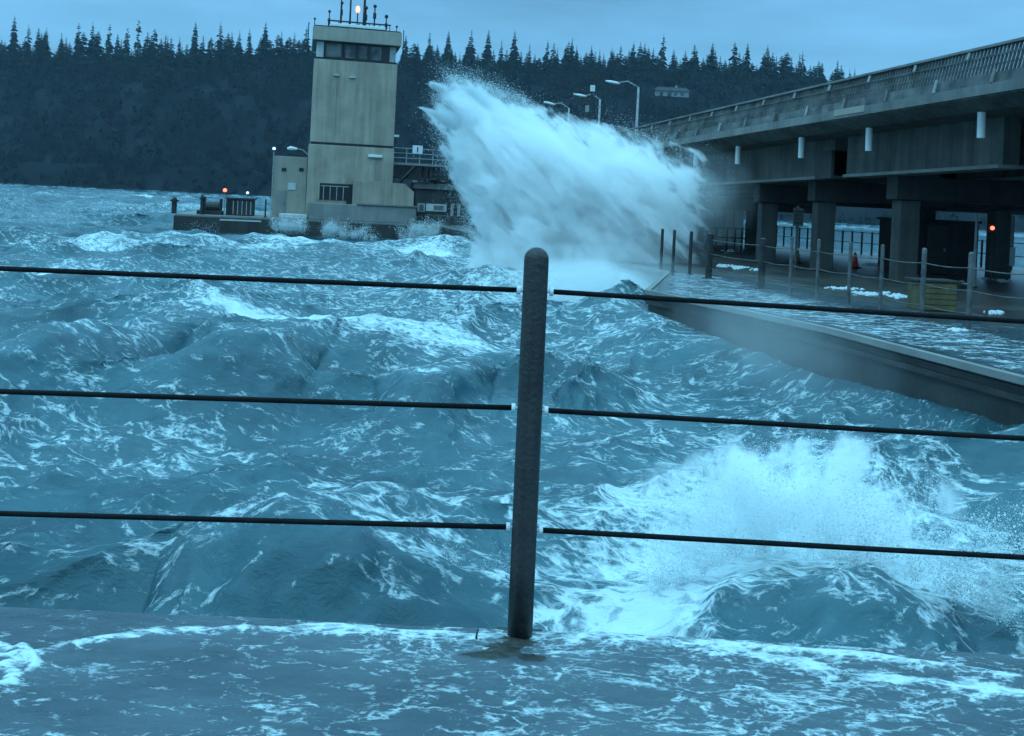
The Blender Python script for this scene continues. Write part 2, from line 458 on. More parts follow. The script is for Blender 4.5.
def crest_field(x, y):
    h = np.zeros_like(x); fo = np.zeros_like(x); face = np.zeros_like(x); cover = np.zeros_like(x)
    for c in CRESTS:
        P = sorted(c['p'], key=lambda q: q.x)
        xs = np.array([q.x for q in P]); ysr = np.array([q.y for q in P])
        xd = np.linspace(xs[0] - 1, xs[-1] + 1, 200); yd = np.interp(xd, xs, ysr)
        kk = np.hanning(41); kk /= kk.sum(); yd = np.convolve(np.pad(yd, 20, mode='edge'), kk, mode='valid')
        wob = .12 * c['wf'] * sample3(NV, np.stack([x * .9, y * .3, 0 * x + 3], 1))
        dd = y - np.interp(x, xd, yd) + wob
        best = np.abs(dd) * .93; sgn = np.sign(dd); tt = np.clip((x - xs[0]) / (xs[-1] - xs[0]), 0, 1)
        w = np.where(sgn > 0, c['wb'], c['wf'])
        taper = np.clip(np.sin(np.pi * tt), 0, 1) ** 0.8
        ns = sample3(NV, np.stack([x * 1.3, y * 1.3, 0 * x + 11], 1))
        prof = np.exp(-(best / w) ** 1.5) * taper * (1 + .16 * ns)
        h = np.maximum(h, c['a'] * prof); cover = np.maximum(cover, c.get('calm', .7) * np.exp(-(best / (1.5 * w)) ** 2) * taper)
        sd = best * sgn; fo = np.maximum(fo, taper * np.exp(-np.where(sd > .08, (sd - .08) / (.55 * c['wb']), (sd - .08) / (.16 * c['wf'])) ** 2))
        face = np.maximum(face, np.where(sgn < 0, np.exp(-((best - 0.8 * c['wf']) / (0.8 * c['wf'])) ** 2), 0) * taper)
    return h, fo, face, cover

# authored foam: photo point, radii (m), strength
FOAM = [(800, 480, 2.0, 2.2, .75), (700, 520, 1.2, 1.6, .45), (870, 520, 1.1, 1.6, .5), (640, 560, .9, 1.1, .5), (600, 605, .9, .7, .55), (930, 480, 1.4, 2.0, .35),
        (660, 480, 2.0, 1.6, .25), (745, 610, .35, .35, .6), (690, 620, .5, .4, .6), (580, 320, 5, 4, .35), (540, 280, 9, 9, .6), (430, 262, 8, 8, .55), (440, 325, 3.0, 2.2, .5), (330, 255, 7, 6, .35),
        (600, 400, 3, 2, .22), (700, 365, 2.6, 2.0, .42), (760, 400, 2.4, 1.8, .35), (650, 330, 3.5, 3, .3), (100, 250, 20, 16, .22), (60, 205, 40, 30, .35), (250, 240, 20, 9, .45), (270, 318, 3.0, 1.4, .55),
        (60, 375, 3, 1.2, .2), (100, 400, 2.5, .8, .3), (210, 395, 2.5, .8, .25), (120, 440, 1.6, .5, .25), (250, 530, .9, .45, .5), (180, 575, .8, .6, .3), (300, 565, .35, .3, .3), (440, 555, .9, .5, .5), (330, 480, 1.2, .5, .25), (900, 620, .6, .6, .3)]
def build_sea():
    Y = [3.0]
    while Y[-1] < 1500: Y.append(Y[-1] * 1.0062)
    Y = np.array(Y); a = np.linspace(-0.85, 0.85, 860)
    A, YY = np.meshgrid(a, Y)
    x0 = (A * YY); y0 = YY.copy()
    x0 = x0 + 0.0; shp = x0.shape
    x, y = x0.ravel(), y0.ravel()
    dy = y * 0.0062
    H = np.zeros_like(x); DX = np.zeros_like(x); DY = np.zeros_like(x)
    Jxx = np.zeros_like(x); Jyy = np.zeros_like(x); Jxy = np.zeros_like(x)
    lam = [10.0, 2.0, 0.5]; chop = [1.15, 1.0, 0.9]
    for T, lm, ch in zip(TILES, lam, chop):
        fade = 1 - sstep(lm * 0.25, lm * 0.6, dy)
        s = T['N'] / T['L']
        g = lambda k: sample2(T[k], x * s, y * s)
        if lm < 1: H3 = g('h') * fade
        else: H += g('h') * fade
        DX += g('Dx') * fade * ch; DY += g('Dy') * fade * ch
        Jxx += g('Jxx') * fade * ch; Jyy += g('Jyy') * fade * ch; Jxy += g('Jxy') * fade * ch
    J = (1 - Jxx) * (1 - Jyy) - Jxy ** 2
    ch_, cf_, face, cover = crest_field(x, y)
    calm = 1 - np.clip(cover, 0, 1)
    # the sea is a little lower against the pontoons and under the decks
    near_deck = 1 - sstep(3.6, 5.4, y)
    inside = sstep(-0.9, 0.3, x - pont_edge_x(y)) * (y < 74)
    ns3 = sample3(NV2, np.stack([x * 2.6, y * 2.6, 0 * x + 1], 1)); H = H * (calm * (1 - 0.75 * near_deck)) + H3 * (1 - .4 * near_deck) + ch_ * (1 + .10 * ns3) + .018 * ns3 * cover
    pile = np.exp(-((x - pont_edge_x(y)) / 1.8) ** 2) * (y < 40) * (x < pont_edge_x(y) + .2)
    H = H * (1 - 0.8 * inside) - 0.35 * inside * (x > pont_edge_x(y) + .15) - 0.1 * near_deck + .42 * pile
    lee0 = sstep(-2, 3, x - (36 + LEAN * y)) * (y < 300); H *= (1 - .85 * lee0); DX *= (1 - .85 * lee0); DY *= (1 - .85 * lee0)
    hullside = np.exp(-((y - 72) / 9) ** 2) * sstep(-4, -8, x); H = H * (1 - .55 * hullside) - .35 * hullside
    DX *= (1 - inside) * (1 - cover); DY *= (1 - cover); DY *= (1 - inside) * (1 - near_deck)
    foam = sstep(0.55, -0.15, J) * 0.55
    for i, d in enumerate((0.35, 0.8, 1.4, 2.2)):
        xs, ys = x + WIND[0] * d, y + WIND[1] * d
        T = TILES[0]; s = T['N'] / T['L']
        jj = (1 - 1.15 * sample2(T['Jxx'], xs * s, ys * s)) * (1 - 1.15 * sample2(T['Jyy'], xs * s, ys * s)) - (1.15 * sample2(T['Jxy'], xs * s, ys * s)) ** 2
        foam = np.maximum(foam, sstep(0.45, -0.1, jj) * (0.42 - 0.08 * i))
    foam = foam * (1 - 0.6 * np.clip(face, 0, 1)) + cf_ * (0.46 + .16 * sample3(NV2, np.stack([x * 2, y * 2, 0 * x + 9], 1)))
    pn = np.stack([x * 0.55, y * 0.55, np.zeros_like(x)], 1)
    patch = sample3(NV, pn)
    pn2 = sample3(NV2, pn * 0.23 + 7)
    foam += 0.085 * patch + 0.15 * pn2 - .03
    rd = sample3(NV, np.stack([x * .22 + .1 * y, y * .55 - .1 * x, 0 * x + 20], 1)); foam += .13 * np.clip(1 - np.abs(rd) / .22, 0, 1)
    for px, py, rx, ry, st in FOAM:
        c = ground(px, py, 0.25)
        q = ((x - c.x) / rx) ** 2 + ((y - c.y) / ry) ** 2
        foam += 0.62 * st * np.exp(-q * 1.1) * (0.8 + 0.35 * np.clip(patch, -1.2, 1.5)) * (1 - 0.7 * np.clip(face, 0, 1))
    foam += 0.10 * sstep(35, 110, y) + 0.02
    foam = np.clip(foam, -.1, 1.2); foam = .38 * np.tanh(foam / .38)
    for px, py, rx, ry, st in [(790, 490, 1.5, 1.4, .22), (715, 550, .6, .6, .22), (660, 590, .7, .6, .18), (880, 530, .8, .9, .20), (700, 470, 1.6, 1.4, .14), (940, 560, .5, .7, .25), (590, 615, .6, .4, .22), (560, 290, 7, 6, .08), (272, 314, 1.6, .8, .3), (440, 240, 7, 8, .2), (440, 325, 2.0, 1.2, .2), (200, 236, 6, 3, .45), (285, 234, 4, 3, .5), (360, 240, 6, 3.5, .5), (430, 248, 8, 6, .48), (60, 200, 30, 14, .12), (30, 194, 14, 8, .34), (110, 203, 10, 6, .34), (150, 196, 16, 8, .28), (200, 198, 12, 6, .25), (60, 226, 7, 3, .25), (195, 206, 9, 5, .2), (130, 240, 5, 2.5, .25), (30, 262, 3, 1.6, .3)]:
        c = ground(px, py, 0.4); q = ((x - c.x) / rx) ** 2 + ((y - c.y) / ry) ** 2
        foam += st * np.exp(-q) * (1 - 0.86 * np.clip(face + .25 * patch * (face > .05), 0, 1)) * np.clip(.8 + .5 * patch, .1, 1.5)
    lee = sstep(-2, 3, x - (36 + LEAN * y)) * (y < 300)
    foam = foam * (1 - lee) + .12 * lee * np.exp(-((x - 36 - LEAN * y) / 2.5) ** 2)
    X = x + DX; Yv = y + DY
    verts = np.stack([X, Yv, H], 1)
    nr, nc = shp
    idx = np.arange(nr * nc).reshape(nr, nc)
    faces = np.stack([idx[:-1, :-1], idx[:-1, 1:], idx[1:, 1:], idx[1:, :-1]], -1).reshape(-1, 4)
    o = np_mesh('water', verts, faces, M['sea'], smooth=True)
    at_ = o.data.attributes.new('foam', 'FLOAT', 'POINT'); at_.data.foreach_set('value', foam.astype(np.float32))
    ar = o.data.attributes.new('rest', 'FLOAT_VECTOR', 'POINT')
    ar.data.foreach_set('vector', np.stack([x, y, 0.3 * H], 1).astype(np.float32).ravel())
    tag(o, 'storm tossed teal sea streaked with white foam', 'sea', kind='structure')
    return o
sea = build_sea()

# ---------------- our deck and the wash running over it
b = MB(); b.box(-9, 9, -1.5, DECK_EDGE, -1.2, DECK_Z)
tag(b.build('deck', M['deck'], bevel=0.03), 'wet concrete deck edge in the foreground', 'deck', kind='structure')

def poly_y(pts, x):
    xs = [p.x for p in pts]; ys = [p.y for p in pts]
    return np.interp(x, xs, ys)
L1 = [ground(px, py, DECK_Z + .018) for px, py in [(-60, 690), (35, 652), (90, 640), (150, 632), (220, 628.5), (300, 628), (380, 631), (450, 636), (500, 641), (555, 638), (620, 640), (700, 645), (760, 655), (800, 664), (850, 672), (930, 680), (1024, 691), (1120, 705)]]
L2 = [ground(px, py, DECK_Z + .018) for px, py in [(690, 646), (760, 648), (850, 655), (930, 664), (1024, 676), (1120, 688)]]
L3 = [ground(px, py, DECK_Z + .03) for px, py in [(-80, 712), (0, 724), (60, 731), (130, 742), (200, 756)]]
RAFT = [[ground(px, py, DECK_Z + .02) for px, py in q] for q in ([(-60, 636), (-5, 642), (12, 650), (22, 645), (33, 655), (36, 664), (28, 672), (10, 676), (14, 682), (0, 685), (-40, 690)], [(-60, 652), (5, 657), (20, 652), (30, 655)], [(-30, 668), (4, 668), (16, 672)])]
def poly_dist(pts, x, y):
    best = np.full(x.shape, 1e9)
    for p, q in zip(pts[:-1], pts[1:]):
        dx, dy = q.x - p.x, q.y - p.y
        t = np.clip(((x - p.x) * dx + (y - p.y) * dy) / (dx * dx + dy * dy), 0, 1)
        best = np.minimum(best, np.hypot(x - p.x - t * dx, (y - p.y - t * dy)))
    return best
def smooth_y(pts, x):
    xs = np.linspace(pts[0].x, pts[-1].x, 400); ys = poly_y(pts, xs)
    k = np.hanning(31); k /= k.sum(); ys = np.convolve(np.pad(ys, 15, mode='edge'), k, mode='valid')
    return np.interp(x, xs, ys)
def build_film():
    pbx = ground(519.5, 641, DECK_Z).x
    xs = np.concatenate([np.linspace(-4.6, -2.2, 120, endpoint=False), np.linspace(-2.2, 2.2, 900, endpoint=False), np.linspace(2.2, 4.6, 120)])
    ys = np.linspace(1.5, DECK_EDGE - 0.015, 430)
    Xg, Yg = np.meshgrid(xs, ys); x, y = Xg.ravel(), Yg.ravel()
    p = np.stack([x * 5, y * 9, np.zeros_like(x)], 1)
    n1 = sample3(NV, p * 0.6); n2 = sample3(NV2, p * 2.0); n3 = sample3(NV2, p * 5.0 + 5)
    d1 = smooth_y(L1, x) - y + .008 * n1 + .004 * n2         # >0 inside the froth line
    d2 = smooth_y(L2, x) - y + .008 * n1 + .004 * n2
    z = DECK_Z + 0.012 + 0.0035 * n1 + 0.002 * n2 + .0008 * n3
    inside = sstep(-0.02, 0.05, d1)
    right = sstep(-1.0, 1.0, x)
    w1 = .014 * (1 + .35 * n2 + .25 * n1 + 1.0 * sstep(-.2, 1.2, x)).clip(.4, 3)
    l1 = (1 - .35 * sstep(.6, 1.6, n1)) * np.exp(-np.where(d1 > 0, d1 / (2.0 * w1), d1 / w1) ** 2)
    l2 = np.exp(-np.where(d2 > 0, d2 / .035, d2 / .016) ** 2) * (x > L2[0].x - .05) * sstep(L2[0].x - .05, L2[0].x + .25, x)
    d3 = np.minimum(np.minimum(poly_dist(RAFT[0], x, y), poly_dist(RAFT[1], x, y)), poly_dist(RAFT[2], x, y)) + .005 * n2
    l3 = np.exp(-(np.clip(d3, 0, None) / .022) ** 2)
    line = np.maximum(np.maximum(l1, l2), l3)
    z = z + (.011 + .004 * n2.clip(-1, 2)) * line
    z = np.maximum(z, DECK_Z + 0.004)
    depth_in = np.clip(d1, 0, None)
    foam = .15 + .12 * right * np.exp(-depth_in / 1.6) + .12 * np.exp(-depth_in / .12) * inside
    foam += .06 * n1 + .03 * n2
    foam += .14 * np.exp(-((x - pbx + .02) / .30) ** 2 - ((y - 3.5) / .10) ** 2)
    foam = np.where(d1 < 0, foam * .8 - .02 + .04 * n1, foam)
    foam -= .08 * sstep(-0.7, -1.5, x) * sstep(3.1, 2.7, y)
    foam -= .36 * np.exp(-((x - pbx + .10) / .11) ** 2 - ((y - 3.43) / .05) ** 2) + .36 * np.exp(-((x - pbx - .045) / .08) ** 2 - ((y - 3.42) / .05) ** 2)
    foam += .55 * sstep(.03, -.10, y - smooth_y(L3, x)) * (x < L3[-1].x)
    foam = np.clip(foam, -.2, .36) + .50 * line * (.85 + .12 * n2)
    foam = np.clip(foam, -.2, .8)
    nr, nc = Xg.shape; idx = np.arange(nr * nc).reshape(nr, nc)
    faces = np.stack([idx[:-1, :-1], idx[:-1, 1:], idx[1:, 1:], idx[1:, :-1]], -1).reshape(-1, 4)
    o = np_mesh('water_film', np.stack([x, y, z], 1), faces, M['film'], smooth=True)
    a_ = o.data.attributes.new('foam', 'FLOAT', 'POINT'); a_.data.foreach_set('value', foam.astype(np.float32))
    ar = o.data.attributes.new('rest', 'FLOAT_VECTOR', 'POINT')
    ar.data.foreach_set('vector', np.stack([x, y, np.zeros_like(x)], 1).astype(np.float32).ravel())
    tag(o, 'thin sheet of seawater and broken foam washing over the deck', 'water', kind='structure')
build_film()

m, n, l, bb = nodes_of('sea_foam')
tcn = n.new('ShaderNodeTexCoord'); fno = n.new('ShaderNodeTexNoise'); fno.inputs['Scale'].default_value = 38; fno.inputs['Detail'].default_value = 6
l.new(tcn.outputs['Object'], fno.inputs['Vector'])
frp = n.new('ShaderNodeValToRGB'); frp.color_ramp.elements[0].position = .35; frp.color_ramp.elements[0].color = (.36, .42, .44, 1)
frp.color_ramp.elements[1].position = .6; frp.color_ramp.elements[1].color = (.66, .72, .74, 1)
l.new(fno.outputs['Fac'], frp.inputs['Fac']); l.new(frp.outputs['Color'], bb.inputs['Base Color'])
fbp = n.new('ShaderNodeBump'); fbp.inputs['Distance'].default_value = 0.012; fbp.inputs['Strength'].default_value = 0.7
l.new(fno.outputs['Fac'], fbp.inputs['Height']); l.new(fbp.outputs[0], bb.inputs['Normal'])
bb.inputs['Roughness'].default_value = 0.8
M['foam'] = m

# ================================================================== FOREGROUND RAIL
pb = ground(519.5, 641, DECK_Z); PY = pb.y
ptop = at(537, 247, PY)
fr = thing('cable_fence', 'dark round topped steel post holding three taut black cables at the deck edge', 'fence', pb)
axis = Vector((ptop.x - pb.x, 0, ptop.z - pb.z))
prad = 12.6 / FPX * PY
pm = MB()
prof_h = axis.length - prad
pts_, rad_ = [pb + Vector((0, 0, -0.02)) - Vector((axis.x, 0, 0)) * 0.0], [prad]
ad = axis.normalized()
sec = [(0, 1.0), (0.2, 1.0), (0.5, 1.0), (0.8, 0.99), (prof_h / axis.length, 0.985)]
ps = [pb + ad * (t * axis.length) for t, _ in sec]; rs = [prad * s for _, s in sec]
for k in range(1, 8):
    w = math.pi / 2 * k / 7
    ps.append(pb + ad * (prof_h + prad * 0.985 * math.sin(w))); rs.append(max(0.001, prad * 0.985 * math.cos(w)))
pm.tube(ps, rs, 28)
pm.build('post', M['post'], fr, smooth=True)
bm_ = MB(); bm_.box(pb.x - .085, pb.x + .085, pb.y - .075, pb.y + .075, DECK_Z + .004, DECK_Z + .016)
bm_.build('base_plate', M['steel_dark'], fr, bevel=.003)
for sx in (-1, 1):                                # the next posts along, beyond the frame
    off_ = Vector((sx * 3.0, sx * .03, 0)); k = MB()
    k.tube([v + off_ for v in ps], rs, 28); k.build('post', M['post'], fr, smooth=True)
def on_axis(py):          # centre of the post at a photo row
    t = (641 - py) / (641 - 247)
    return pb + ad * (t * axis.length)
for i, (yl, yml, ymr, yr) in enumerate([(267, 290, 291.5, 320), (390, 408, 410.5, 437), (512, 527.5, 530.5, 556)]):
    c = on_axis((yml + ymr) / 2)
    lft = at(0, yl, PY - 0.02); rgt = at(1024, yr, PY + 0.02)
    ml = c - Vector((prad + .017, 0, 0)); mr_ = c + Vector((prad + .017, 0, 0))
    ml.z = at(518, yml, PY).z; mr_.z = at(548, ymr, PY).z
    far_l = lft + (lft - ml) * 1.9; far_r = rgt + (rgt - mr_) * 1.9
    cb = MB()
    for a_, z_ in ((far_l, ml), (mr_, far_r)):
        q = [a_.lerp(z_, t / 16) for t in range(17)]
        for t, v in enumerate(q): v.z -= 0.006 * math.sin(math.pi * t / 16)
        cb.tube(q, 0.0098, 10)
    cb.build('cable', M['cable'], fr, smooth=True)
    for s, mm_ in ((-1, ml), (1, mr_)):
        k = MB()
        inner = Vector((c.x + s * prad * 0.93, c.y, mm_.z))
        k.tube([inner, mm_ + Vector((s * -.004, 0, 0))], .0065, 8)
        k.tube([mm_ + Vector((s * -.010, 0, 0)), mm_ + Vector((s * .004, 0, 0))], .0165, 12)
        k.build('clamp', M['clamp'], fr, smooth=False)
M['weed'] = weathered('wet_weed', (.014, .014, .012), (.055, .052, .042), 12, .5, .3)
wd = MB(); rr = random.Random(12)
for ox, oy, rx, ry in ((-.01, -.045, .10, .06), (-.05, -.10, .08, .05), (-.105, -.165, .095, .036), (.045, -.175, .065, .032), (-.03, -.15, .05, .02)):
    ring = []
    prof = [(1.0, .012), (.8, .021), (.45, .026), (.05, .028)]; nn = 26; jit = [1 + .28 * math.sin(3 * k) * rr.random() + rr.gauss(0, .10) for k in range(nn)]
    vs_, fs_ = [], []
    for f_, h_ in prof:
        for k in range(nn):
            a_ = 2 * math.pi * k / nn; vs_.append((pb.x + ox + rx * f_ * jit[k] * math.cos(a_), pb.y + oy + ry * f_ * jit[k] * math.sin(a_), DECK_Z + h_ + rr.gauss(0, .002)))
    for i in range(3):
        for k in range(nn): fs_.append((i * nn + k, i * nn + (k + 1) % nn, (i + 1) * nn + (k + 1) % nn, (i + 1) * nn + k))
    fs_.append(tuple(3 * nn + k for k in range(nn))); wd.add(vs_, fs_)
tag(wd.build('seaweed', M['weed'], smooth=True), 'dark wet mat of weed washed up before the foot of the steel post', 'seaweed', kind='stuff')
sw = MB(); sp = ground(477, 645, DECK_Z)
sw.tube([sp, sp + Vector((-.004, 0, .03)), sp + Vector((.002, 0, .062))], [.006, .004, .002], 6)
tag(sw.build('twig', M['weed'], origin=sp), 'small dark twig sticking up left of the steel post foot', 'twig')

# ================================================================== RIGHT PONTOON
pz = PONT_Z
pt = thing('floating_pontoon', 'long wet concrete pontoon under the raised road, waves along its wall', 'pontoon', (e1.x, e1.y, 0))
INNER = 13.5
outer = [(p.x, p.y) for p in pont_outer]
back = [(36 + LEAN * 74, 74), (36 + LEAN * 7.2, 7.2)]
mb = MB(); mb.prism(outer + back, -3.0, pz - 0.12); mb.build('hull', M['wall_wet'], pt)
mb = MB(); mb.prism([(x + .03, y) for x, y in outer] + back, pz - 0.118, pz); mb.build('deck', M['deck'], pt)
def off(d):                                   # outline offset outwards (towards -x)
    out = []
    for i, p in enumerate(pont_outer):
        a_ = pont_outer[max(i - 1, 0)]; c_ = pont_outer[min(i + 1, len(pont_outer) - 1)]
        t = (c_ - a_).normalized(); nrm = Vector((-t.y, t.x, 0))
        out.append(p + nrm * d)
    return out
for zz, w, h in ((pz + .03, .10, .10), (pz - .22, .07, .09)):
    ins, outs = off(-.04), off(w)
    secs = [[Vector((i_.x, i_.y, zz - h)), Vector((o_.x, o_.y, zz - h)), Vector((o_.x, o_.y, zz)), Vector((i_.x, i_.y, zz))] for i_, o_ in zip(ins, outs)]
    MB().sweep(secs).build('kerb' if zz > pz else 'rub_rail', M['hull'] if zz < pz else M['grey_conc'], pt)
# sheets of spray water lying on the apron
def apron_film():
    ts = np.linspace(0, 1, 260); Yv = 8.5 + (31 - 8.5) * ts
    vs = np.linspace(0.0, 1, 90)
    T, V = np.meshgrid(Yv, vs, indexing='ij'); y = T.ravel(); v = V.ravel()
    ex = pont_edge_x(y); ix = 13.0 + LEAN * y + 1.4
    x = ex + .08 + (ix - ex) * v
    n1 = sample3(NV, np.stack([x * 2.2, y * 1.3, 0 * x], 1)); n2 = sample3(NV2, np.stack([x * 6, y * 4, 0 * x + 3], 1))
    z = pz + .012 + .012 * np.clip(n1, -1, 2) + .004 * n2; z = np.maximum(z, pz + .004)
    foam = .40 * sstep(0.86, .45, v + .10 * n1) * sstep(0.0, .12, v) + .10 * n1 + .05 * n2 + .06
    foam = np.clip(foam, -.1, .36)
    idx = np.arange(len(x)).reshape(T.shape)
    F = np.stack([idx[:-1, :-1], idx[:-1, 1:], idx[1:, 1:], idx[1:, :-1]], -1).reshape(-1, 4)
    o = np_mesh('water_film', np.stack([x, y, z], 1), F, M['film'], smooth=True)
    o.data.attributes.new('foam', 'FLOAT', 'POINT').data.foreach_set('value', foam.astype(np.float32))
    o.data.attributes.new('rest', 'FLOAT_VECTOR', 'POINT').data.foreach_set('vector', np.stack([x * .35, y * .35, 0 * x], 1).astype(np.float32).ravel())
    tag(o, 'pale wash of seawater draining over the pontoon apron', 'water', kind='structure')
apron_film()

# cable fence along the right pontoon
def fence_pt(px):
    X = (px - CX) / FPX
    X, _ = ray(px, 285)
    Y = FLAT / (X - LEAN); return Vector((FLAT + LEAN * Y, Y, pz))
FLAT = 13.1
pf = thing('cable_fence', 'cable fence of slim grey posts along the wet pontoon below the road', 'fence', fence_pt(849))
fp = []
for px, thick, mat_ in [(660, .05, 'steel_dark'), (672, .05, 'steel_dark'), (689, .055, 'steel_dark'), (708, .10, 'steel_dark'), (761, .095, 'steel_dark'), (790, .042, 'fence'), (817, .042, 'fence'), (849, .042, 'fence'), (881, .042, 'fence'), (923, .05, 'fence'), (970, .05, 'fence'), (1032, .05, 'fence'), (1110, .05, 'fence')]:
    q = fence_pt(px); hgt = 1.46 if q.y < 26 else 1.36
    k = MB(); k.tube([q + Vector((0, 0, .004)), q + Vector((0, 0, hgt - .03)), q + Vector((0, 0, hgt))], [thick, thick, thick * .5], 10)
    k.lathe([(thick * 2, pz + .004), (thick * 2, pz + .03)], q.x, q.y, 10)
    k.build('post', M[mat_], pf, smooth=False); fp.append((q, hgt))
for hh in (.32, .74, 1.16):
    k = MB(); line = []
    for i in range(3, len(fp) - 1):
        p, q = fp[i][0], fp[i + 1][0]
        for t in range(6):
            v = p.lerp(q, t / 6); v.z = pz + hh - .03 * math.sin(math.pi * t / 6); line.append(v)
    v = fp[-1][0].copy(); v.z = pz + hh; line.append(v)
    k.tube(line, .012, 6); k.build('cable', M['fence'], pf, smooth=True)
# far fence on the lee side
FAR = 34.0
ff = thing('cable_fence', 'dark far fence with close set posts seen between the road columns', 'fence', (FAR + LEAN * 58, 58, pz))
pts2 = []
for i in range(34):
    Yp = 44 + i * .95; q = Vector((FAR + LEAN * Yp, Yp, pz)); pts2.append(q)
    k = MB(); k.tube([q, q + Vector((0, 0, 1.3))], .06, 6); k.build('post', M['black'], ff)
for hh in (.65, 1.25):
    k = MB(); k.tube([q + Vector((0, 0, hh)) for q in pts2], .022, 5); k.build('cable', M['black'], ff)

# ================================================================== RAISED ROAD
GR = -0.0205
def zb(Y): return EYE + 3.37 + (GR * (Y - 23.5) if Y < 70 else GR * 46.5 + GR * .3 * (Y - 70))
def RP(lat, Y, dz): return Vector((lat + LEAN * Y, Y, zb(Y) + dz))
def road_sweep(prof, y0, y1, n=14):
    ss = []
    for i in range(n + 1):
        Y = y0 + (y1 - y0) * i / n
        ss.append([RP(a_, Y, d) for a_, d in prof])
    return MB().sweep(ss)
road = thing('road_bridge', 'grey concrete raised road on columns, weathered parapet and white drain pipes', 'bridge', RP(20.5, 31.7, 0) - Vector((0, 0, zb(31.7) - pz)))
Y0R, Y1R = 9.0, 125.0
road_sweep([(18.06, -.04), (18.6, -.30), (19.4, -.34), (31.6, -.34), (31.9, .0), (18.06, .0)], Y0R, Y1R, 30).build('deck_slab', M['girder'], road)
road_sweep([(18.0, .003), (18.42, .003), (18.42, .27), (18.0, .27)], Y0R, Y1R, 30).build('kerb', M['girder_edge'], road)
road_sweep([(18.10, .272), (18.34, .272), (18.34, .56), (18.14, .56)], Y0R, Y1R, 30).build('parapet', M['parapet'], road)
k = MB()
for i in range(520):
    Yp = 12.0 + i * .134; p0, p1 = RP(18.24, Yp, .563), RP(18.40, Yp, 1.272)
    w_ = .018; dx_ = LEAN * w_
    k.add([(p0.x - .03 - dx_, p0.y - w_, p0.z), (p0.x + .03 - dx_, p0.y - w_, p0.z), (p0.x + .03 + dx_, p0.y + w_, p0.z), (p0.x - .03 + dx_, p0.y + w_, p0.z),
           (p1.x - .03 - dx_, p1.y - w_, p1.z), (p1.x + .03 - dx_, p1.y - w_, p1.z), (p1.x + .03 + dx_, p1.y + w_, p1.z), (p1.x - .03 + dx_, p1.y + w_, p1.z)],
          [(3, 2, 1, 0), (4, 5, 6, 7), (0, 1, 5, 4), (1, 2, 6, 5), (2, 3, 7, 6), (3, 0, 4, 7)])
k.build('picket_railing', M['parapet'], road)
for dz_ in (.80, 1.04):
    road_sweep([(18.28, dz_ - .02), (18.30, dz_ - .02), (18.30, dz_ + .02), (18.28, dz_ + .02)], 12.0, 82.0, 20).build('rail', M['parapet'], road)
road_sweep([(18.30, 1.273), (18.52, 1.273), (18.52, 1.34), (18.30, 1.34)], Y0R, Y1R, 30).build('parapet_coping', M['girder_edge'], road)
road_sweep([(31.5, .003), (31.8, .003), (31.8, 1.0), (31.5, 1.0)], Y0R, Y1R, 30).build('parapet', M['parapet'], road)
# stubs and brackets on the parapet face
for i in range(30):
    Yp = 14.0 + i * 2.15
    k = MB(); s0 = .05
    a_, c_ = RP(18.03, Yp, .272), RP(18.10, Yp, .62)
    k.tube([a_ + Vector((-.03, 0, 0)), c_ + Vector((-.03, 0, 0))], .045, 6)
    k.build('bracket', M['girder_edge'] if i % 3 else M['galv'], road)
for i in range(24):
    Yp = 15.2 + i * 2.15
    k = MB(); a_, c_ = RP(18.26, Yp, 1.03), RP(18.31, Yp, 1.22)
    k.tube([a_ + Vector((-.05, 0, 0)), c_ + Vector((-.05, 0, 0))], .04, 6); k.build('bracket', M['galv'], road)
for i, Yp in enumerate((33.4, 27.1, 21.3)):
    pass
# lighter patch in the kerb
k = road_sweep([(17.97, .085), (18.0, .085), (18.0, .285), (17.97, .285)], 30.0, 31.6, 2); k.build('kerb_patch', M['tower_light'], road)
# girders, with the open joint
def girder(lat, y0, y1, block0, block1, deep=-1.73):
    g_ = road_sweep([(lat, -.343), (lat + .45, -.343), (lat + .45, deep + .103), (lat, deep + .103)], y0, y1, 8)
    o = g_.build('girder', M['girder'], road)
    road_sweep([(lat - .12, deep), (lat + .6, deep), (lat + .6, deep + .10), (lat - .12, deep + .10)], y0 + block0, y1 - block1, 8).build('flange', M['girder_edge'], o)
    if block0: road_sweep([(lat - .10, deep), (lat + .55, deep), (lat + .55, -.75), (lat - .10, -.75)], y0 - .0, y0 + block0 - .003, 1).build('end_block', M['column'], o)
    if block1: road_sweep([(lat - .10, deep), (lat + .55, deep), (lat + .55, -.75), (lat - .10, -.75)], y1 - block1 + .003, y1, 1).build('end_block', M['column'], o)
for lat in (19.6, 23.4, 27.2, 30.6):
    girder(lat, 26.4, 33.55, .0, .0)
    girder(lat, 34.3, 52.0, 1.0, .0)
    girder(lat, 52.6, 88.0, .0, .0)
    girder(lat, 89.0, 122.0, .0, .0)
    girder(lat, 9.5, 25.4, .0, 1.2)
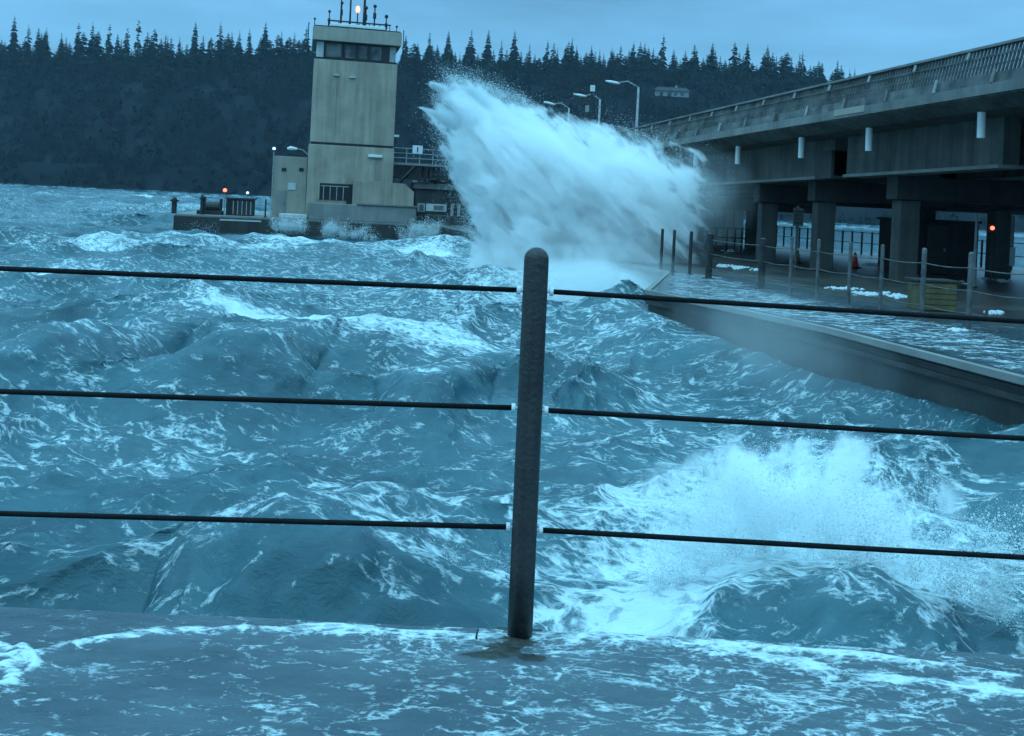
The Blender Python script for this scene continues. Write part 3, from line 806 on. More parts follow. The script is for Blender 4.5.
# piers: cap beam and columns
for Yp, lats in ((24.6, (20.5, 27.0)), (31.7, (20.5, 27.0)), (36.4, (20.5, 27.0)), (40.5, (20.5, 27.0)), (55.0, (20.5, 27.0)), (72.0, (20.5, 27.0))):
    cap = MB()
    zc = zb(Yp) - 1.735
    p0, p1 = RP(20.0, Yp, 0), RP(31.4, Yp, 0)
    cap.sweep([[Vector((p.x, Yp - .45, zc - .75)), Vector((p.x, Yp + .45, zc - .75)), Vector((p.x, Yp + .45, zc)), Vector((p.x, Yp - .45, zc))] for p in (p0, p1)])
    cap.build('cap_beam', M['shed'], road, bevel=.03)  # shade under the road put into the colour: darker than the columns
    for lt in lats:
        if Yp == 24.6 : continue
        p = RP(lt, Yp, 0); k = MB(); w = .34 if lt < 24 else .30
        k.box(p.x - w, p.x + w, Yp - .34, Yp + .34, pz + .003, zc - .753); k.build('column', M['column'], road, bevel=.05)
# white drain pipes below the slab edge
for px, pyt, pyb in ((982, 105, 138), (869.5, 122, 151), (802, 133, 158), (738.5, 143, 164), (696.5, 150, 166)):
    X, _ = ray(px, (pyt + pyb) / 2); Y = 18.75 / (X - LEAN)
    t_, b_ = at(px, pyt, Y), at(px - 1, pyb, Y)
    t_.z = max(t_.z, zb(Y) - .30)
    k = MB(); k.tube([t_, b_], .105, 14); k.build('drain_pipe', M['white'], road, smooth=False)

# lamps and signals on the far side of the road
def street_lamp(px, ytop, ybase, ax, ay, label, group='street lamps on the raised road'):
    X, Z = ray(px, ytop); Y = 29.5 / (X + .25)
    top = at(px, ytop, Y); base = top.copy(); base.z = zb(Y) + .02
    t = thing('street_lamp', label, 'street lamp', base, group)
    k = MB(); k.tube([base, base + Vector((0, 0, 3)), top], [.14, .12, .085], 8); k.build('pole', M['galv'], t, smooth=True)
    head = at(ax, ay, Y)
    k = MB(); mid = top.lerp(head, .5) + Vector((0, 0, .12)); k.tube([top - Vector((0, 0, .05)), top.lerp(head, .2) + Vector((0, 0, .1)), mid + Vector((0, 0, .18)), head], .06, 6); k.build('arm', M['galv'], t, smooth=True)
    d = (head - top).normalized()
    k = MB(); k.tube([head - d * .25, head, head + d * .5, head + d * .95], [.06, .11, .12, .06], 10); k.build('lamp_head', M['white'], t, smooth=True)
    return t
street_lamp(638.5, 87, 124, 617, 83, 'tallest and nearest curved street lamp rising right of the spray, over the parapet end')
street_lamp(600, 99, 126, 584, 96, 'curved street lamp standing just right of the signal poles')
street_lamp(569, 108, 135, 553, 104, 'curved street lamp standing just left of the signal poles, half in spray')
street_lamp(545.5, 119, 128, 532, 113, 'faintest street lamp, nearly lost in the spray, leftmost of the row')
def signal_pole(px, ytop, ybase, items, label):
    X, Z = ray(px, ytop); Y = 27.0 / (X + .25)
    top = at(px, ytop, Y); base = top.copy(); base.z = zb(Y) + .02
    t = thing('signal_pole', label, 'signal pole', base, 'signal poles on the raised road')
    k = MB(); k.tube([base, top], .085, 8); k.build('pole', M['steel_dark'], t)
    for y_, w, h, mt, nm in items:
        c = at(px, y_, Y); k = MB(); k.box(c.x - w, c.x + w, c.y - .2, c.y - .09, c.z - h, c.z + h); k.build(nm, M[mt], t, bevel=.02)
signal_pole(592.5, 78, 118, [(80, .28, .1, 'steel_dark', 'crosspiece'), (88.5, .2, .26, 'white', 'signal_head'), (97, .14, .2, 'steel_dark', 'signal_box'), (113, .16, .2, 'steel_dark', 'signal_box')], 'taller dark signal pole with a white head among the street lamps')
signal_pole(587, 103, 136, [(102, .5, .14, 'steel_dark', 'sign_board'), (109, .16, .28, 'galv', 'signal_head'), (120, .16, .3, 'steel_dark', 'signal_box'), (131, .3, .12, 'galv', 'signal_box')], 'shorter dark signal pole with a flat board on top among the street lamps')

# ---- things standing on the pontoon deck
def cone(px, py, h, mat_, label):
    p = ground(px, py, pz); t = thing('traffic_cone', label, 'traffic cone', p)
    k = MB(); k.lathe([(h * .26, pz + .045), (h * .08, pz + h * .94), (h * .055, pz + h)], p.x, p.y, 14); k.build('cone', M[mat_], t, smooth=True)
    k = MB(); w = h * .34; k.box(p.x - w, p.x + w, p.y - w, p.y + w, pz + .003, pz + .044); k.build('base', M['black'], t, bevel=.01)
    k = MB(); k.lathe([(h * .187, pz + h * .5), (h * .145, pz + h * .68)], p.x, p.y, 14); k.build('collar', M['tan' if mat_ == 'tan' else 'orange'], t)
cone(854.5, 268, .64, 'orange', 'bright orange traffic cone on the pontoon deck under the road')
cone(797, 263, .58, 'tan', 'small faded tan traffic cone beside the dark road columns')
bx = ground(943, 313, pz); bx.y += .25
t = thing('crate', 'yellowed slatted timber crate on the deck behind the pontoon fence', 'crate', bx)
for i in range(5):
    k = MB(); z_ = pz + .03 + i * .122; k.box(bx.x - .40, bx.x + .40, bx.y, bx.y + .03, z_, z_ + .108); k.build('slat', M['yellow'], t, bevel=.006)
k = MB(); k.box(bx.x - .42, bx.x + .42, bx.y + .033, bx.y + .7, pz + .003, pz + .64); k.build('crate_box', M['yellow'], t, bevel=.01)
k = MB(); k.box(bx.x - .5, bx.x + .5, bx.y - .02, bx.y + .74, pz + .643, pz + .70); k.build('lid', M['shed'], t, bevel=.01)
# dark shed below the road
sc_ = at(939, 300, 38.0)
t = thing('shed', 'low dark panelled shed standing under the raised road', 'shed', (sc_.x, 38, pz))
xl, xr = at(917, 250, 38).x, at(978, 250, 38).x; ztop = at(940, 222, 38).z
k = MB(); k.box(xl, xr, 38, 42, pz + .003, ztop); k.build('wall', M['shed'], t, bevel=.02)
k = MB(); k.box(xl - .08, xr + .08, 37.9, 42.1, ztop + .003, ztop + .09); k.build('roof', M['roof'], t, bevel=.01)
k = MB(); k.box(xl + .35, xl + 1.15, 37.95, 37.997, pz + .03, ztop - .12); dr = k.build('door', M['hull'], t, bevel=.01)
k = MB(); k.box(xl + 1.0, xl + 1.06, 37.91, 37.947, pz + .9, pz + 1.02); k.build('handle', M['galv'], dr)
# cream cabin beyond
Yc = 60.0; xl, xr = at(705, 215, Yc).x, at(744, 215, Yc).x; zt = at(725, 203, Yc).z
t = thing('cabin', 'cream walled cabin beyond the road columns near the spray', 'cabin', (xl, Yc, pz))
k = MB(); k.box(xl, xr, Yc, Yc + 3, pz + .003, zt); k.build('wall', M['white_dirty'], t, bevel=.03)
for i in range(1, 4):
    k = MB(); xx = xl + (xr - xl) * i / 4 ; k.box(xx - .03, xx + .03, Yc - .03, Yc - .003, pz + .1, zt - .1); k.build('batten', M['tower_light'], t)
k = MB(); k.box(xl - .1, xr + .1, Yc - .1, Yc + 3.1, zt + .003, zt + .12); k.build('roof', M['roof'], t)
# railing and bits before the cabin
t = thing('railing', 'dark low railing standing in front of the cream cabin', 'railing', (at(720, 240, 52).x, 52, pz))
for px in (707, 716, 727, 735, 742):
    p = at(px, 238, 52); k = MB(); k.tube([(p.x, 52, pz), (p.x, 52, pz + 1.25)], .06, 6); k.build('post', M['steel_dark'], t)
for hh in (.7, 1.2):
    k = MB(); k.tube([(at(704, 238, 52).x, 52, pz + hh), (at(748, 238, 52).x, 52, pz + hh)], .035, 6); k.build('rail', M['steel_dark'], t)
# notice board on a post
p = at(798, 217, 36.0)
t = thing('notice_board', 'small grey notice board on a post beside the road column', 'sign', (p.x, 36, pz))
k = MB(); k.tube([(p.x, 36.03, pz), (p.x, 36.03, p.z + .4)], .05, 8); k.build('post', M['column'], t)
k = MB(); k.box(p.x - .19, p.x + .19, 35.93, 35.975, p.z - .33, p.z + .33); bd = k.build('board', M['column'], t, bevel=.01)
for i in range(4):
    k = MB(); k.box(p.x - .14, p.x + .14, 35.915, 35.927, p.z - .24 + i * .14, p.z - .19 + i * .14); k.build('text_line', M['steel_dark'], bd)
# lamps and pole at right
p = at(992, 228, 33.0)
t = thing('warning_lamp', 'glowing red lamp on a slim pole at the right under the road', 'lamp', (p.x, 33, pz))
k = MB(); k.tube([(p.x + .05, 33.06, pz), (p.x + .05, 33.06, p.z + .25)], .04, 8); k.build('pole', M['steel_dark'], t)
k = MB(); k.box(p.x - .16, p.x + .12, 33.0, 33.05, p.z - .22, p.z + .22); k.build('housing', M['black'], t, bevel=.02)
k = MB(); k.ball((p.x, 32.97, p.z), .07, 12, 8); k.build('lens', M['red_lamp'], t, smooth=True)
p = at(977, 214, 31.0)
t = thing('pole', 'bare slim grey pole rising behind the pontoon fence at right', 'pole', (p.x, 31, pz))
k = MB(); k.tube([(p.x, 31, pz), (p.x, 31, p.z)], [.055, .04], 8); k.build('shaft', M['galv'], t)
k = MB(); k.lathe([(.12, pz + .003), (.12, pz + .04)], p.x, 31, 10); k.build('base_plate', M['steel_dark'], t)
p = at(883, 231, 56.0)
t = thing('warning_lamp', 'small pinkish lamp on a post at the far pontoon edge', 'lamp', (p.x, 56, pz))
k = MB(); k.tube([(p.x, 56.1, pz), (p.x, 56.1, p.z + .1)], .05, 6); k.build('pole', M['steel_dark'], t)
k = MB(); k.ball((p.x, 56, p.z), .13, 10, 6); k.build('lens', M['beacon'], t, smooth=True)
c0, c1 = at(1003, 266, 37.5), at(1016, 216, 37.5)  # added board stands in for the bright gap to sky and water
t = thing('gap_board', 'added pale blue board standing in for the bright gap behind the rightmost road column', 'board', (c0.x, 37.5, pz))
k = MB(); k.box(at(1005, 250, 37.5).x, at(1015.5, 250, 37.5).x, 37.5, 37.6, at(1010, 266, 37.5).z, at(1010, 247, 37.5).z); k.build('lower_sheet', M['pale'], t, bevel=.01)
k = MB(); k.box(c0.x, c1.x, 37.55, 37.65, at(1010, 246, 37.5).z, c1.z); k.build('upper_sheet', M['galv'], t, bevel=.01)
for xx in (c0.x + .05, c1.x - .05):
    k = MB(); k.box(xx - .04, xx + .04, 37.66, 37.74, pz + .003, c1.z); k.build('leg', M['steel_dark'], t)
# white clots of foam stranded on the deck
b = MB(); rr = random.Random(8)
for cx_, cy_, n_ in ((832, 288, 8), (843, 289, 20), (853, 289.5, 12), (862, 294, 20), (872, 295, 34), (882, 294, 14), (893, 296, 16), (901, 297, 16), (825, 264, 8), (870, 265, 30), (880, 266, 30), (740, 268, 50), (725, 266, 40), (757, 270, 20), (915, 276, 10), (950, 283, 12), (965, 284, 12), (988, 279, 40), (1003, 281, 40), (730, 251, 30), (995, 313, 20), (955, 331, 16)):
    for i in range(n_):
        p = ground(cx_ + rr.gauss(0, 3.6), cy_ + rr.gauss(0, .7), pz)
        r_ = rr.uniform(.015, .055); b.lathe([(r_ * 1.6, pz + .004), (r_ * 1.3, pz + .03), (r_ * .4, pz + .05)], p.x, p.y, 7)
tag(b.build('foam_clots', M['foam']), 'scattered white clots of foam stranded on the pontoon deck', 'foam', kind='stuff')

# ================================================================== CONTROL TOWER ON ITS PONTOON
TY = 77.0; TK = TY / FPX
T0 = at(352, 218, TY); BETA = R(12)
TM = Matrix.Translation(T0) @ Matrix.Rotation(BETA, 4, 'Z')
def T(px, py):
    u, v = px - 352, 218 - py
    return (u * cS - v * sS) * TK, (u * sS + v * cS) * TK
DZ = PONT_Z - T0.z
def tbox(name, mat, parent, x0, x1, y0, y1, z0, z1, bevel=0.0):
    return MB(TM).box(x0, x1, y0, y1, z0, z1).build(name, M[mat], parent, bevel=bevel)
hl = T(175, 214)[0] + .75; hr = T(470, 230)[0]
tp = thing('floating_pontoon', 'dark low pontoon carrying the control tower, waves breaking on its side', 'pontoon', TM @ Vector((hl, 0, DZ)))
tbox('hull', 'hull', tp, hl, hr, -1.6, 16, -4.0, DZ - .12, .05)
tbox('deck', 'grey_conc', tp, hl + .05, hr - .05, -1.55, 15.9, DZ - .118, DZ)
tbox('rub_rail', 'white_dirty', tp, hl + 3.3, hl + 6.3, -1.66, -1.603, DZ - .36, DZ - .24)
tower = thing('control_tower', 'tall tan concrete control tower with a dark window band and roof aerials', 'tower', TM @ Vector((0, 0, DZ)))
sl, sr = T(312.5, 100)[0], T(395.5, 100)[0]
sl = T(315, 57)[0] * .5 + T(311.5, 140)[0] * .5; sr = T(397.5, 63)[0] * .5 + T(393.5, 145)[0] * .5
z_seam = (T(310, 142)[1] + T(393, 149)[1]) / 2
z_sill = (T(315, 57)[1] + T(398, 63)[1]) / 2
z_head = (T(317, 41)[1] + T(399, 46)[1]) / 2
z_cor = (T(313, 27)[1] + T(401, 33)[1]) / 2
DEP = 6.4
tbox('shaft', 'tower', tower, sl, sr, 0, DEP, z_seam + .12, z_sill - .12, .04)
tbox('shaft', 'tower', tower, sl - .1, sr + .06, -.06, DEP, DZ + .003, z_seam - .06, .04)
tbox('seam', 'frame', tower, sl + .05, sr - .05, .06, DEP - .05, z_seam - .06, z_seam + .12)
for fr_ in (.27, .5, .75):
    xx = sl + (sr - sl) * fr_
    tbox('joint_strip', 'tower_light', tower, xx - .05, xx + .05, -.035, -.003, z_seam + .2, z_sill - .3)
# control room
tbox('sill', 'frame', tower, sl + .02, sr - .02, .02, DEP - .02, z_sill - .118, z_sill + .02)
tbox('control_room', 'frame', tower, sl + .15, sr - .15, .25, DEP - .2, z_sill + .022, z_head)
def zoomx(zx): return T(290 + zx / 7.314, 50)[0]
zl, zh_ = z_sill + .10, z_head - .14
for a_, b_ in ((262, 385), (402, 486), (498, 574), (586, 678)):
    w = tbox('window', 'glass', tower, zoomx(a_), zoomx(b_), .16, .22, zl, zh_)
    for xx in (zoomx(a_), zoomx(b_)):
        tbox('mullion', 'frame', w, xx - .07, xx + .07, .06, .158, z_sill + .024, z_head - .004)
tbox('corner_panel', 'white_dirty', tower, zoomx(200), zoomx(252), .08, .245, z_sill + .03, z_head - .06, .02)
tbox('corner_panel', 'galv', tower, zoomx(730), zoomx(776), .08, .245, z_sill + .03, z_head - .06, .02)
tbox('mullion', 'frame', tower, zoomx(684), zoomx(728), .05, .24, z_sill + .03, z_head - .004)
cl_, cr_ = (T(313, 27)[0] + T(314.5, 40)[0]) / 2, (T(401.5, 33)[0] + T(401, 45)[0]) / 2
tbox('cornice', 'tower_light', tower, cl_, cr_, -.35, DEP + .3, z_head + .003, z_cor, .03)
tbox('roof', 'roof', tower, cl_ + .1, cr_ - .1, -.25, DEP + .2, z_cor + .003, z_cor + .1)
tbox('roof_kerb', 'white', tower, T(331, 27)[0], T(385, 30)[0], -.3, -.05, z_cor + .103, z_cor + .34, .04)
tbox('parapet_rail', 'frame', tower, T(328, 22)[0], T(391, 25)[0], .2, .26, z_cor + .55, z_cor + .66)
for k_ in range(7):
    xx = T(329, 22)[0] + (T(390, 25)[0] - T(329, 22)[0]) * k_ / 6
    tbox('rail_post', 'frame', tower, xx - .03, xx + .03, .2, .26, z_cor + .103, z_cor + .548)
def mast(px, py_top, r, knob=0.0, bottom=None):
    x_, z_ = T(px, py_top)
    k = MB(TM); k.tube([(x_, 1.0, z_cor + .1), (x_, 1.0, z_)], [r, r * .7], 7)
    if knob:
        k.ball((x_, 1.0, z_ - .1), knob, 8, 6)
        k.tube([(x_, 1.0, z_ - 1.1), (x_, 1.0, z_ - .65)], r * 1.9, 7)
    return k.build('aerial', M['frame'], tower)
mast(342.5, -5, .07); mast(343, 0, .05, .13); mast(352, -9, .09); mast(366, -8, .13); mast(367, 4, .07, .16)
mast(376, 2, .07, .15); mast(387.5, 12, .06, .16); mast(330.5, 9, .05, .12); mast(316, 17, .04, .1); mast(398, 22, .04, .1)
x_, z_ = T(358.5, 8)
k = MB(TM); k.tube([(x_, .8, z_cor + .1), (x_, .8, z_ - .25)], .05, 7); bcn = k.build('beacon_pole', M['frame'], tower)
k = MB(TM); k.lathe([(.12, z_ - .24), (.17, z_ - .1), (.17, z_ + .15), (.08, z_ + .28)], x_, .8, 12); k.build('beacon', M['beacon'], bcn, smooth=True)
for xx in (T(309, 45)[0], T(403.5, 45)[0]):      # downpipes hung beside the cornice
    k = MB(TM); k.tube([(xx, .4, z_sill - .3), (xx, .4, z_cor + .3)], .035, 6)
    k.tube([(xx, .4, z_cor + .3), (xx, .4, z_cor + .32), (xx * .985, .4, z_cor + .3)], .035, 6); k.build('bracket_arm', M['frame'], tower)
# fittings on the shaft
for px, py in ((336.5, 75.5), (352.5, 77.5)):
    x_, z_ = T(px, py); tbox('wall_vent', 'white_dirty', tower, x_ - .22, x_ + .22, -.16, -.003, z_ - .08, z_ + .06, .02)
x_, z_ = T(375, 156); lf = tbox('wall_lamp', 'white', tower, x_ - .55, x_ + .55, -.26, -.063, z_ - .12, z_ + .10, .04)
tbox('conduit', 'galv', lf, x_ - .03, x_ + .03, -.12, -.063, T(376, 182)[1], z_ - .123)
x_, z_ = T(396.5, 135); tbox('wall_bracket', 'white', tower, sr, sr + .42, .3, .5, z_ - .08, z_ + .08)
# low block with chamfered shoulder, dark recess, plinth
xL, zT = T(353, 180); xR = T(413, 190)[0]; zB = T(380, 206)[1]; zc_ = T(411, 192)[1]
k = MB(TM); poly = [(xL, zB), (xR, zB), (xR, zc_), (xR - .75, zT - .12), (xL, zT)]
nP = len(poly); k.add([(x, -.9, z) for x, z in poly] + [(x, -.062, z) for x, z in poly], [tuple(range(nP)), tuple(range(2 * nP - 1, nP - 1, -1))] + [(i, (i + 1) % nP, nP + (i + 1) % nP, nP + i) for i in range(nP)])
k.build('stair_block', M['tower'], tower, bevel=.02)
xa, za = T(320.5, 183); xb, zb_ = T(352, 201)
rc = tbox('recess', 'frame', tower, xa, xb, -.10, -.063, zb_, za)
tbox('recess_frame', 'tower_light', rc, xa - .12, xa, -.18, -.063, zb_, za + .1)
for i in range(4):
    xx = xa + (xb - xa) * (.12 + .2 * i); tbox('handrail_post', 'galv', rc, xx - .03, xx + .03, -.20, -.14, zb_, zb_ + 1.05)
tbox('handrail', 'galv', rc, xa + .1, xb - .3, -.21, -.13, zb_ + 1.053, zb_ + 1.12)
xx = xa + (xb - xa) * .82; tbox('lower_opening', 'frame', rc, xx, xb, -.098, -.064, zb_ - .45, zb_ - .003)
xa, za = T(310, 206); xb, zb_ = T(414, 221)
tbox('plinth', 'grey_conc', tower, xa, xb, -1.4, 0 - .065, DZ + .004, (T(330, 203)[1] + T(400, 207)[1]) / 2, .05)
tbox('plinth_coping', 'girder_edge', tower, T(356, 206)[0], xb + .15, -1.5, -.91, (T(330, 203)[1] + T(400, 207)[1]) / 2 + .003, (T(330, 203)[1] + T(400, 207)[1]) / 2 + .12)
# annex left of the tower
ann = thing('annex', 'lower tan annex block standing against the left of the tower', 'building', TM @ Vector((T(292, 216)[0], 2, DZ)))
xa, xb = (T(276, 156)[0] + T(274, 216)[0]) / 2, sl - .13
zt = (T(276, 156)[1] + T(310, 157)[1]) / 2
tbox('wall', 'tower_light', ann, xa, xb, 1.2, 6, DZ + .003, zt, .04)
tbox('roof', 'roof', ann, xa + .08, xb - .02, 1.3, 5.9, zt + .003, zt + .1)
for px, py in ((285.5, 169.5), (302.5, 169.5)):
    x_, z_ = T(px, py); tbox('vent', 'frame', ann, x_ - .17, x_ + .17, 1.13, 1.197, z_ - .12, z_ + .12)
x_, z_ = T(293, 186); tbox('notice', 'white_dirty', ann, x_ - .3, x_ + .3, 1.15, 1.197, z_ - .3, z_ + .25)
x_, z_ = T(283, 200); dr = tbox('door', 'grey_conc', ann, x_ - .35, x_ + .35, 1.15, 1.197, DZ + .1, DZ + 2.1, .01)
tbox('handle', 'frame', dr, x_ + .2, x_ + .25, 1.10, 1.147, DZ + 1.0, DZ + 1.12)
tbox('ramp', 'white_dirty', tp, T(281, 216)[0], T(308, 216)[0], -.9, 1.1, DZ + .003, DZ + .34, .06)
# lamps on and around
def tlamp(name, label, cat, px, py_t, py_b, mat_, r, ylocal, pole='galv'):
    x_, z_ = T(px, py_t); zb2 = T(px, py_b)[1] if py_b else DZ
    t = thing(name, label, cat, TM @ Vector((x_, ylocal, zb2)))
    k = MB(TM); k.tube([(x_, ylocal, zb2 + .003), (x_, ylocal, z_ - r)], .045, 7); k.build('pole', M[pole], t)
    k = MB(TM); k.ball((x_, ylocal, z_), r, 10, 8); k.build('lens', M[mat_], t, smooth=True)
    k = MB(TM); k.lathe([(r * .9, z_ - r * 1.5), (r * .9, z_ - r * .8)], x_, ylocal, 10); k.build('collar', M['frame'], t)
    return t
tlamp('pole_lamp', 'white globe lamp on a tall slim pole at the left corner of the annex', 'lamp', 276, 149, None, 'white_lamp', .13, .9)
tlamp('warning_lamp', 'glowing red lamp on a thin pole over the dark left end of the tower pontoon', 'lamp', 229.3, 190.5, None, 'red_lamp', .15, .5)
tlamp('pole_lamp', 'small white lamp on a short pole right of the glowing red lamp', 'lamp', 249, 193, None, 'white_lamp', .12, 3)
x0_, z0_ = T(309, 156); x1_, z1_ = T(292, 149.5)
fl = thing('floodlight', 'pale floodlight on a long arm reaching from the tower over the annex', 'floodlight', TM @ Vector((sl, .6, z0_)))
k = MB(TM); k.tube([(sl, .6, z0_), ((sl + x1_) / 2 + .2, .6, z1_ + .0), (x1_ + .5, .6, z1_ + .05)], .05, 6); k.build('arm', M['galv'], fl)
k = MB(TM); k.tube([(x1_ + .5, .6, z1_ + .05), (x1_, .6, z1_ + .08), (x1_ - .25, .6, z1_ + .02)], [.09, .16, .08], 8); k.build('lamp_head', M['white'], fl)
# bollards, posts, boxes on the left end
for px, py, w, lab in ((184, 197, .19, 'thick dark bollard at the far left end of the tower pontoon'), (209.5, 195, .13, 'slim dark bollard second from the left end of the tower pontoon'), (212, 196, .07, 'thin rod standing beside the slim dark bollard')):
    x_, z_ = T(px, py); t = thing('bollard', lab, 'bollard', TM @ Vector((x_, -.6, DZ)))
    k = MB(TM); k.lathe([(w, DZ + .003), (w, z_ - .15), (w * .6, z_)], x_, -.6, 10); k.build('shaft', M['steel_dark'], t)
    k = MB(TM); k.lathe([(w * 1.6, z_ - .35), (w * 1.6, z_ - .2)], x_, -.6, 10); k.build('cap_ring', M['steel_dark'], t)
xa = T(203, 210)[0]; xb = T(227, 210)[0]; z_ = T(215, 208)[1]
t = thing('winch', 'low dark deck winch left of the dark deck cabin', 'winch', TM @ Vector(((xa + xb) / 2, 1, DZ)))
tbox('bed', 'steel_dark', t, xa, xb, .2, 1.8, DZ + .003, DZ + .3, .03); k = MB(TM)
k.tube([(xa + .5, 1, z_ + .1), (xb - .2, 1, z_ + .1)], .42, 14); k.build('drum', M['steel_dark'], t)
tbox('cheek', 'steel_dark', t, xa + .3, xa + .45, .5, 1.5, DZ + .303, z_ + .55); tbox('cheek', 'steel_dark', t, xb - .25, xb - .1, .5, 1.5, DZ + .303, z_ + .75)
xa, za = T(231.5, 199); xb = T(256, 200)[0]
t = thing('deck_cabin', 'small dark cabin with upright bars on the tower pontoon by the red lamp', 'cabin', TM @ Vector(((xa + xb) / 2, 1, DZ)))
tbox('wall', 'shed', t, xa, xb, .3, 4, DZ + .003, za, .02); tbox('roof', 'roof', t, xa - .1, xb + .1, .2, 4.1, za + .003, za + .12)
tbox('corner_post', 'black', t, xa - .05, xa + .2, .15, .297, DZ + .003, za); 
for i in range(5):
    xx = xa + (xb - xa) * (.25 + .17 * i); tbox('upright', 'galv', t, xx - .03, xx + .03, .24, .297, DZ + .1, za - .1)
for px, py, lab in ((269, 199, 'plain thin post on the deck before the tower annex, left of two'), (313, 203, 'plain thin post at the foot of the tower corner, right of two')):
    x_, z_ = T(px, py); t = thing('rail_post', lab, 'post', TM @ Vector((x_, -1, DZ)))
    k = MB(TM); k.tube([(x_, -1, DZ + .003), (x_, -1, z_)], .06, 8); k.build('shaft', M['steel_dark'], t)
    k = MB(TM); k.lathe([(.13, DZ + .003), (.13, DZ + .05)], x_, -1, 8); k.build('base_plate', M['steel_dark'], t)
# catwalk and low house right of the tower
cw = thing('catwalk', 'railed catwalk with a white sign reaching from the tower towards the spray', 'catwalk', TM @ Vector((sr, 2, DZ)))
xa = sr + .05; xb, zsl = T(449, 164); zr = T(447, 149)[1]
tbox('slab', 'grey_conc', cw, xa, xb, 1.0, 3.4, zsl - .2, zsl, .02)
for i in range(5):
    xx = xa + (xb - xa - .1) * i / 4 + .05; tbox('rail_post', 'galv', cw, xx - .035, xx + .035, 1.02, 1.09, zsl + .003, zr)
for f_ in (.33, .66, 1.0):
    zz = zsl + (zr - zsl) * f_; tbox('rail', 'galv', cw, xa, xb, .95, 1.017, zz - .03, zz + .03)
x_, z_ = T(419, 148.5); sg = tbox('sign', 'white', cw, x_ - .4, x_ + .4, .85, .93, z_ - .33, z_ + .33, .01)
tbox('sign_mark', 'frame', sg, x_ - .05, x_ + .05, .835, .847, z_ - .22, z_ + .22)
x_, z_ = T(397, 171); x2, z2 = T(421, 177)
tbox('back_wall', 'white_dirty', cw, x_, x2, 3.0, 3.3, z2, T(400, 165)[1]); tbox('ledge', 'frame', cw, sr + .05, xb - .6, .9, 3.4, z2 - .2, z2 - .02)
k = MB(TM); p0 = T(400, 182); p1 = T(416, 166); k.tube([(p0[0], .9, p0[1]), (p1[0], .9, p1[1])], .16, 8); k.build('brace', M['frame'], cw)
for px in (421, 428, 433, 441):
    p0 = T(px, 181); tbox('strut', 'frame', cw, p0[0] - .14, p0[0] + .14, 1.2, 1.5, p0[1], zsl - .203)
tbox('back_panel', 'galv', cw, T(424, 170)[0], T(440, 170)[0], 2.6, 2.7, T(430, 177)[1], zsl - .21)
lh = thing('lift_house', 'dark low house with a white window right of the tower by the spray', 'building', TM @ Vector((T(440, 215)[0], 2, DZ)))
xa, xb = T(413.5, 200)[0], hr - .2; zt = T(432, 189)[1]
tbox('wall', 'shed', lh, xa + .05, xb, -.6, 6, DZ + .003, zt, .03)
k = MB(TM); r0, r1 = T(412, 183), T(462, 190)
k.add([(xa - .1, -.8, zt + .003), (xb + .2, -.8, zt + .003), (xb + .2, 6.2, zt + .003), (xa - .1, 6.2, zt + .003), (xa + .1, 1.2, r0[1] + .1), (xb - 1.4, 1.2, r0[1] + .1), (xb - 1.4, 5, r0[1] + .1), (xa + .1, 5, r0[1] + .1)],
      [(3, 2, 1, 0), (4, 5, 6, 7), (0, 1, 5, 4), (1, 2, 6, 5), (2, 3, 7, 6), (3, 0, 4, 7)]); k.build('roof', M['roof'], lh)
x_, z_ = T(425.5, 203.5); x2, z2 = T(446, 212)
w = tbox('window', 'white_dirty', lh, x_, x2, -.66, -.603, z2, z_); tbox('pane', 'glass', w, x_ + .6, x2 - .25, -.69, -.663, z2 + .12, z_ - .12)
x_, z_ = T(415, 203); x2, z2 = T(424, 212); w = tbox('window', 'galv', lh, x_ + .15, x2, -.66, -.603, z2, z_); tbox('pane', 'glass', w, x_ + .3, x2 - .12, -.69, -.663, z2 + .1, z_ - .1)
for px in (452, 459):
    x_, z_ = T(px, 204); tbox('pilaster', 'galv', lh, x_ - .12, x_ + .12, -.68, -.603, DZ + .4, z_)
tbox('plinth', 'wall_wet', lh, T(424, 216)[0], hr - .1, -1.3, -.603, DZ + .003, T(440, 214)[1] - .1, .05)
for px, py, h_ in ((441, 176, .5), (446, 179, .6)):
    x_, z_ = T(px, py); tbox('roof_box', 'roof', lh, x_ - .45, x_ + .45, 1.3, 2.4, r0[1] + .103, r0[1] + .1 + h_ + .3, .1)

# ================================================================== FAR SHORE
CREST_Y, SHORE_Y = 800.0, 600.0
prof_px = [(-500, 52), (-200, 44), (0, 46), (150, 47), (300, 46), (400, 50), (470, 54), (560, 60), (640, 58), (740, 60), (800, 68), (860, 82), (930, 102), (1050, 128), (1300, 165), (1700, 185)]
crest_x, crest_z = [], []
for px, py in prof_px:
    p = at(px, py, CREST_Y); crest_x.append(p.x); crest_z.append(max(6, p.z - 15))
HN = pink_volume(64, 3.2, 31)
def hill_z(x, Y):
    x = np.asarray(x, float); Y = np.asarray(Y, float)
    cz = np.interp(x * CREST_Y / np.maximum(Y, 1), crest_x, crest_z)
    sh = SHORE_Y + 14 * np.sin(x * .011) + 8 * np.sin(x * .031 + 1)
    t = np.clip((Y - sh) / (CREST_Y - sh), -1, 1)
    bl = np.minimum(cz * .55, 15 * sstep(0.0, .10, t))
    z = bl + (cz - bl) * np.clip(sstep(0.02, 1.05, np.clip(t, 0, 1)), 0, 1)
    n_ = sample3(HN, np.stack([x.ravel() * .06, Y.ravel() * .06, 0 * x.ravel()], 1)).reshape(x.shape)
    z = z + 2.4 * n_ * sstep(0, .15, t)
    return np.where(t < 0, -2.5 + 0 * z, z)
hx = np.linspace(-1250, 1300, 420); hy = np.concatenate([np.linspace(560, 640, 40), np.linspace(645, 1150, 60)])
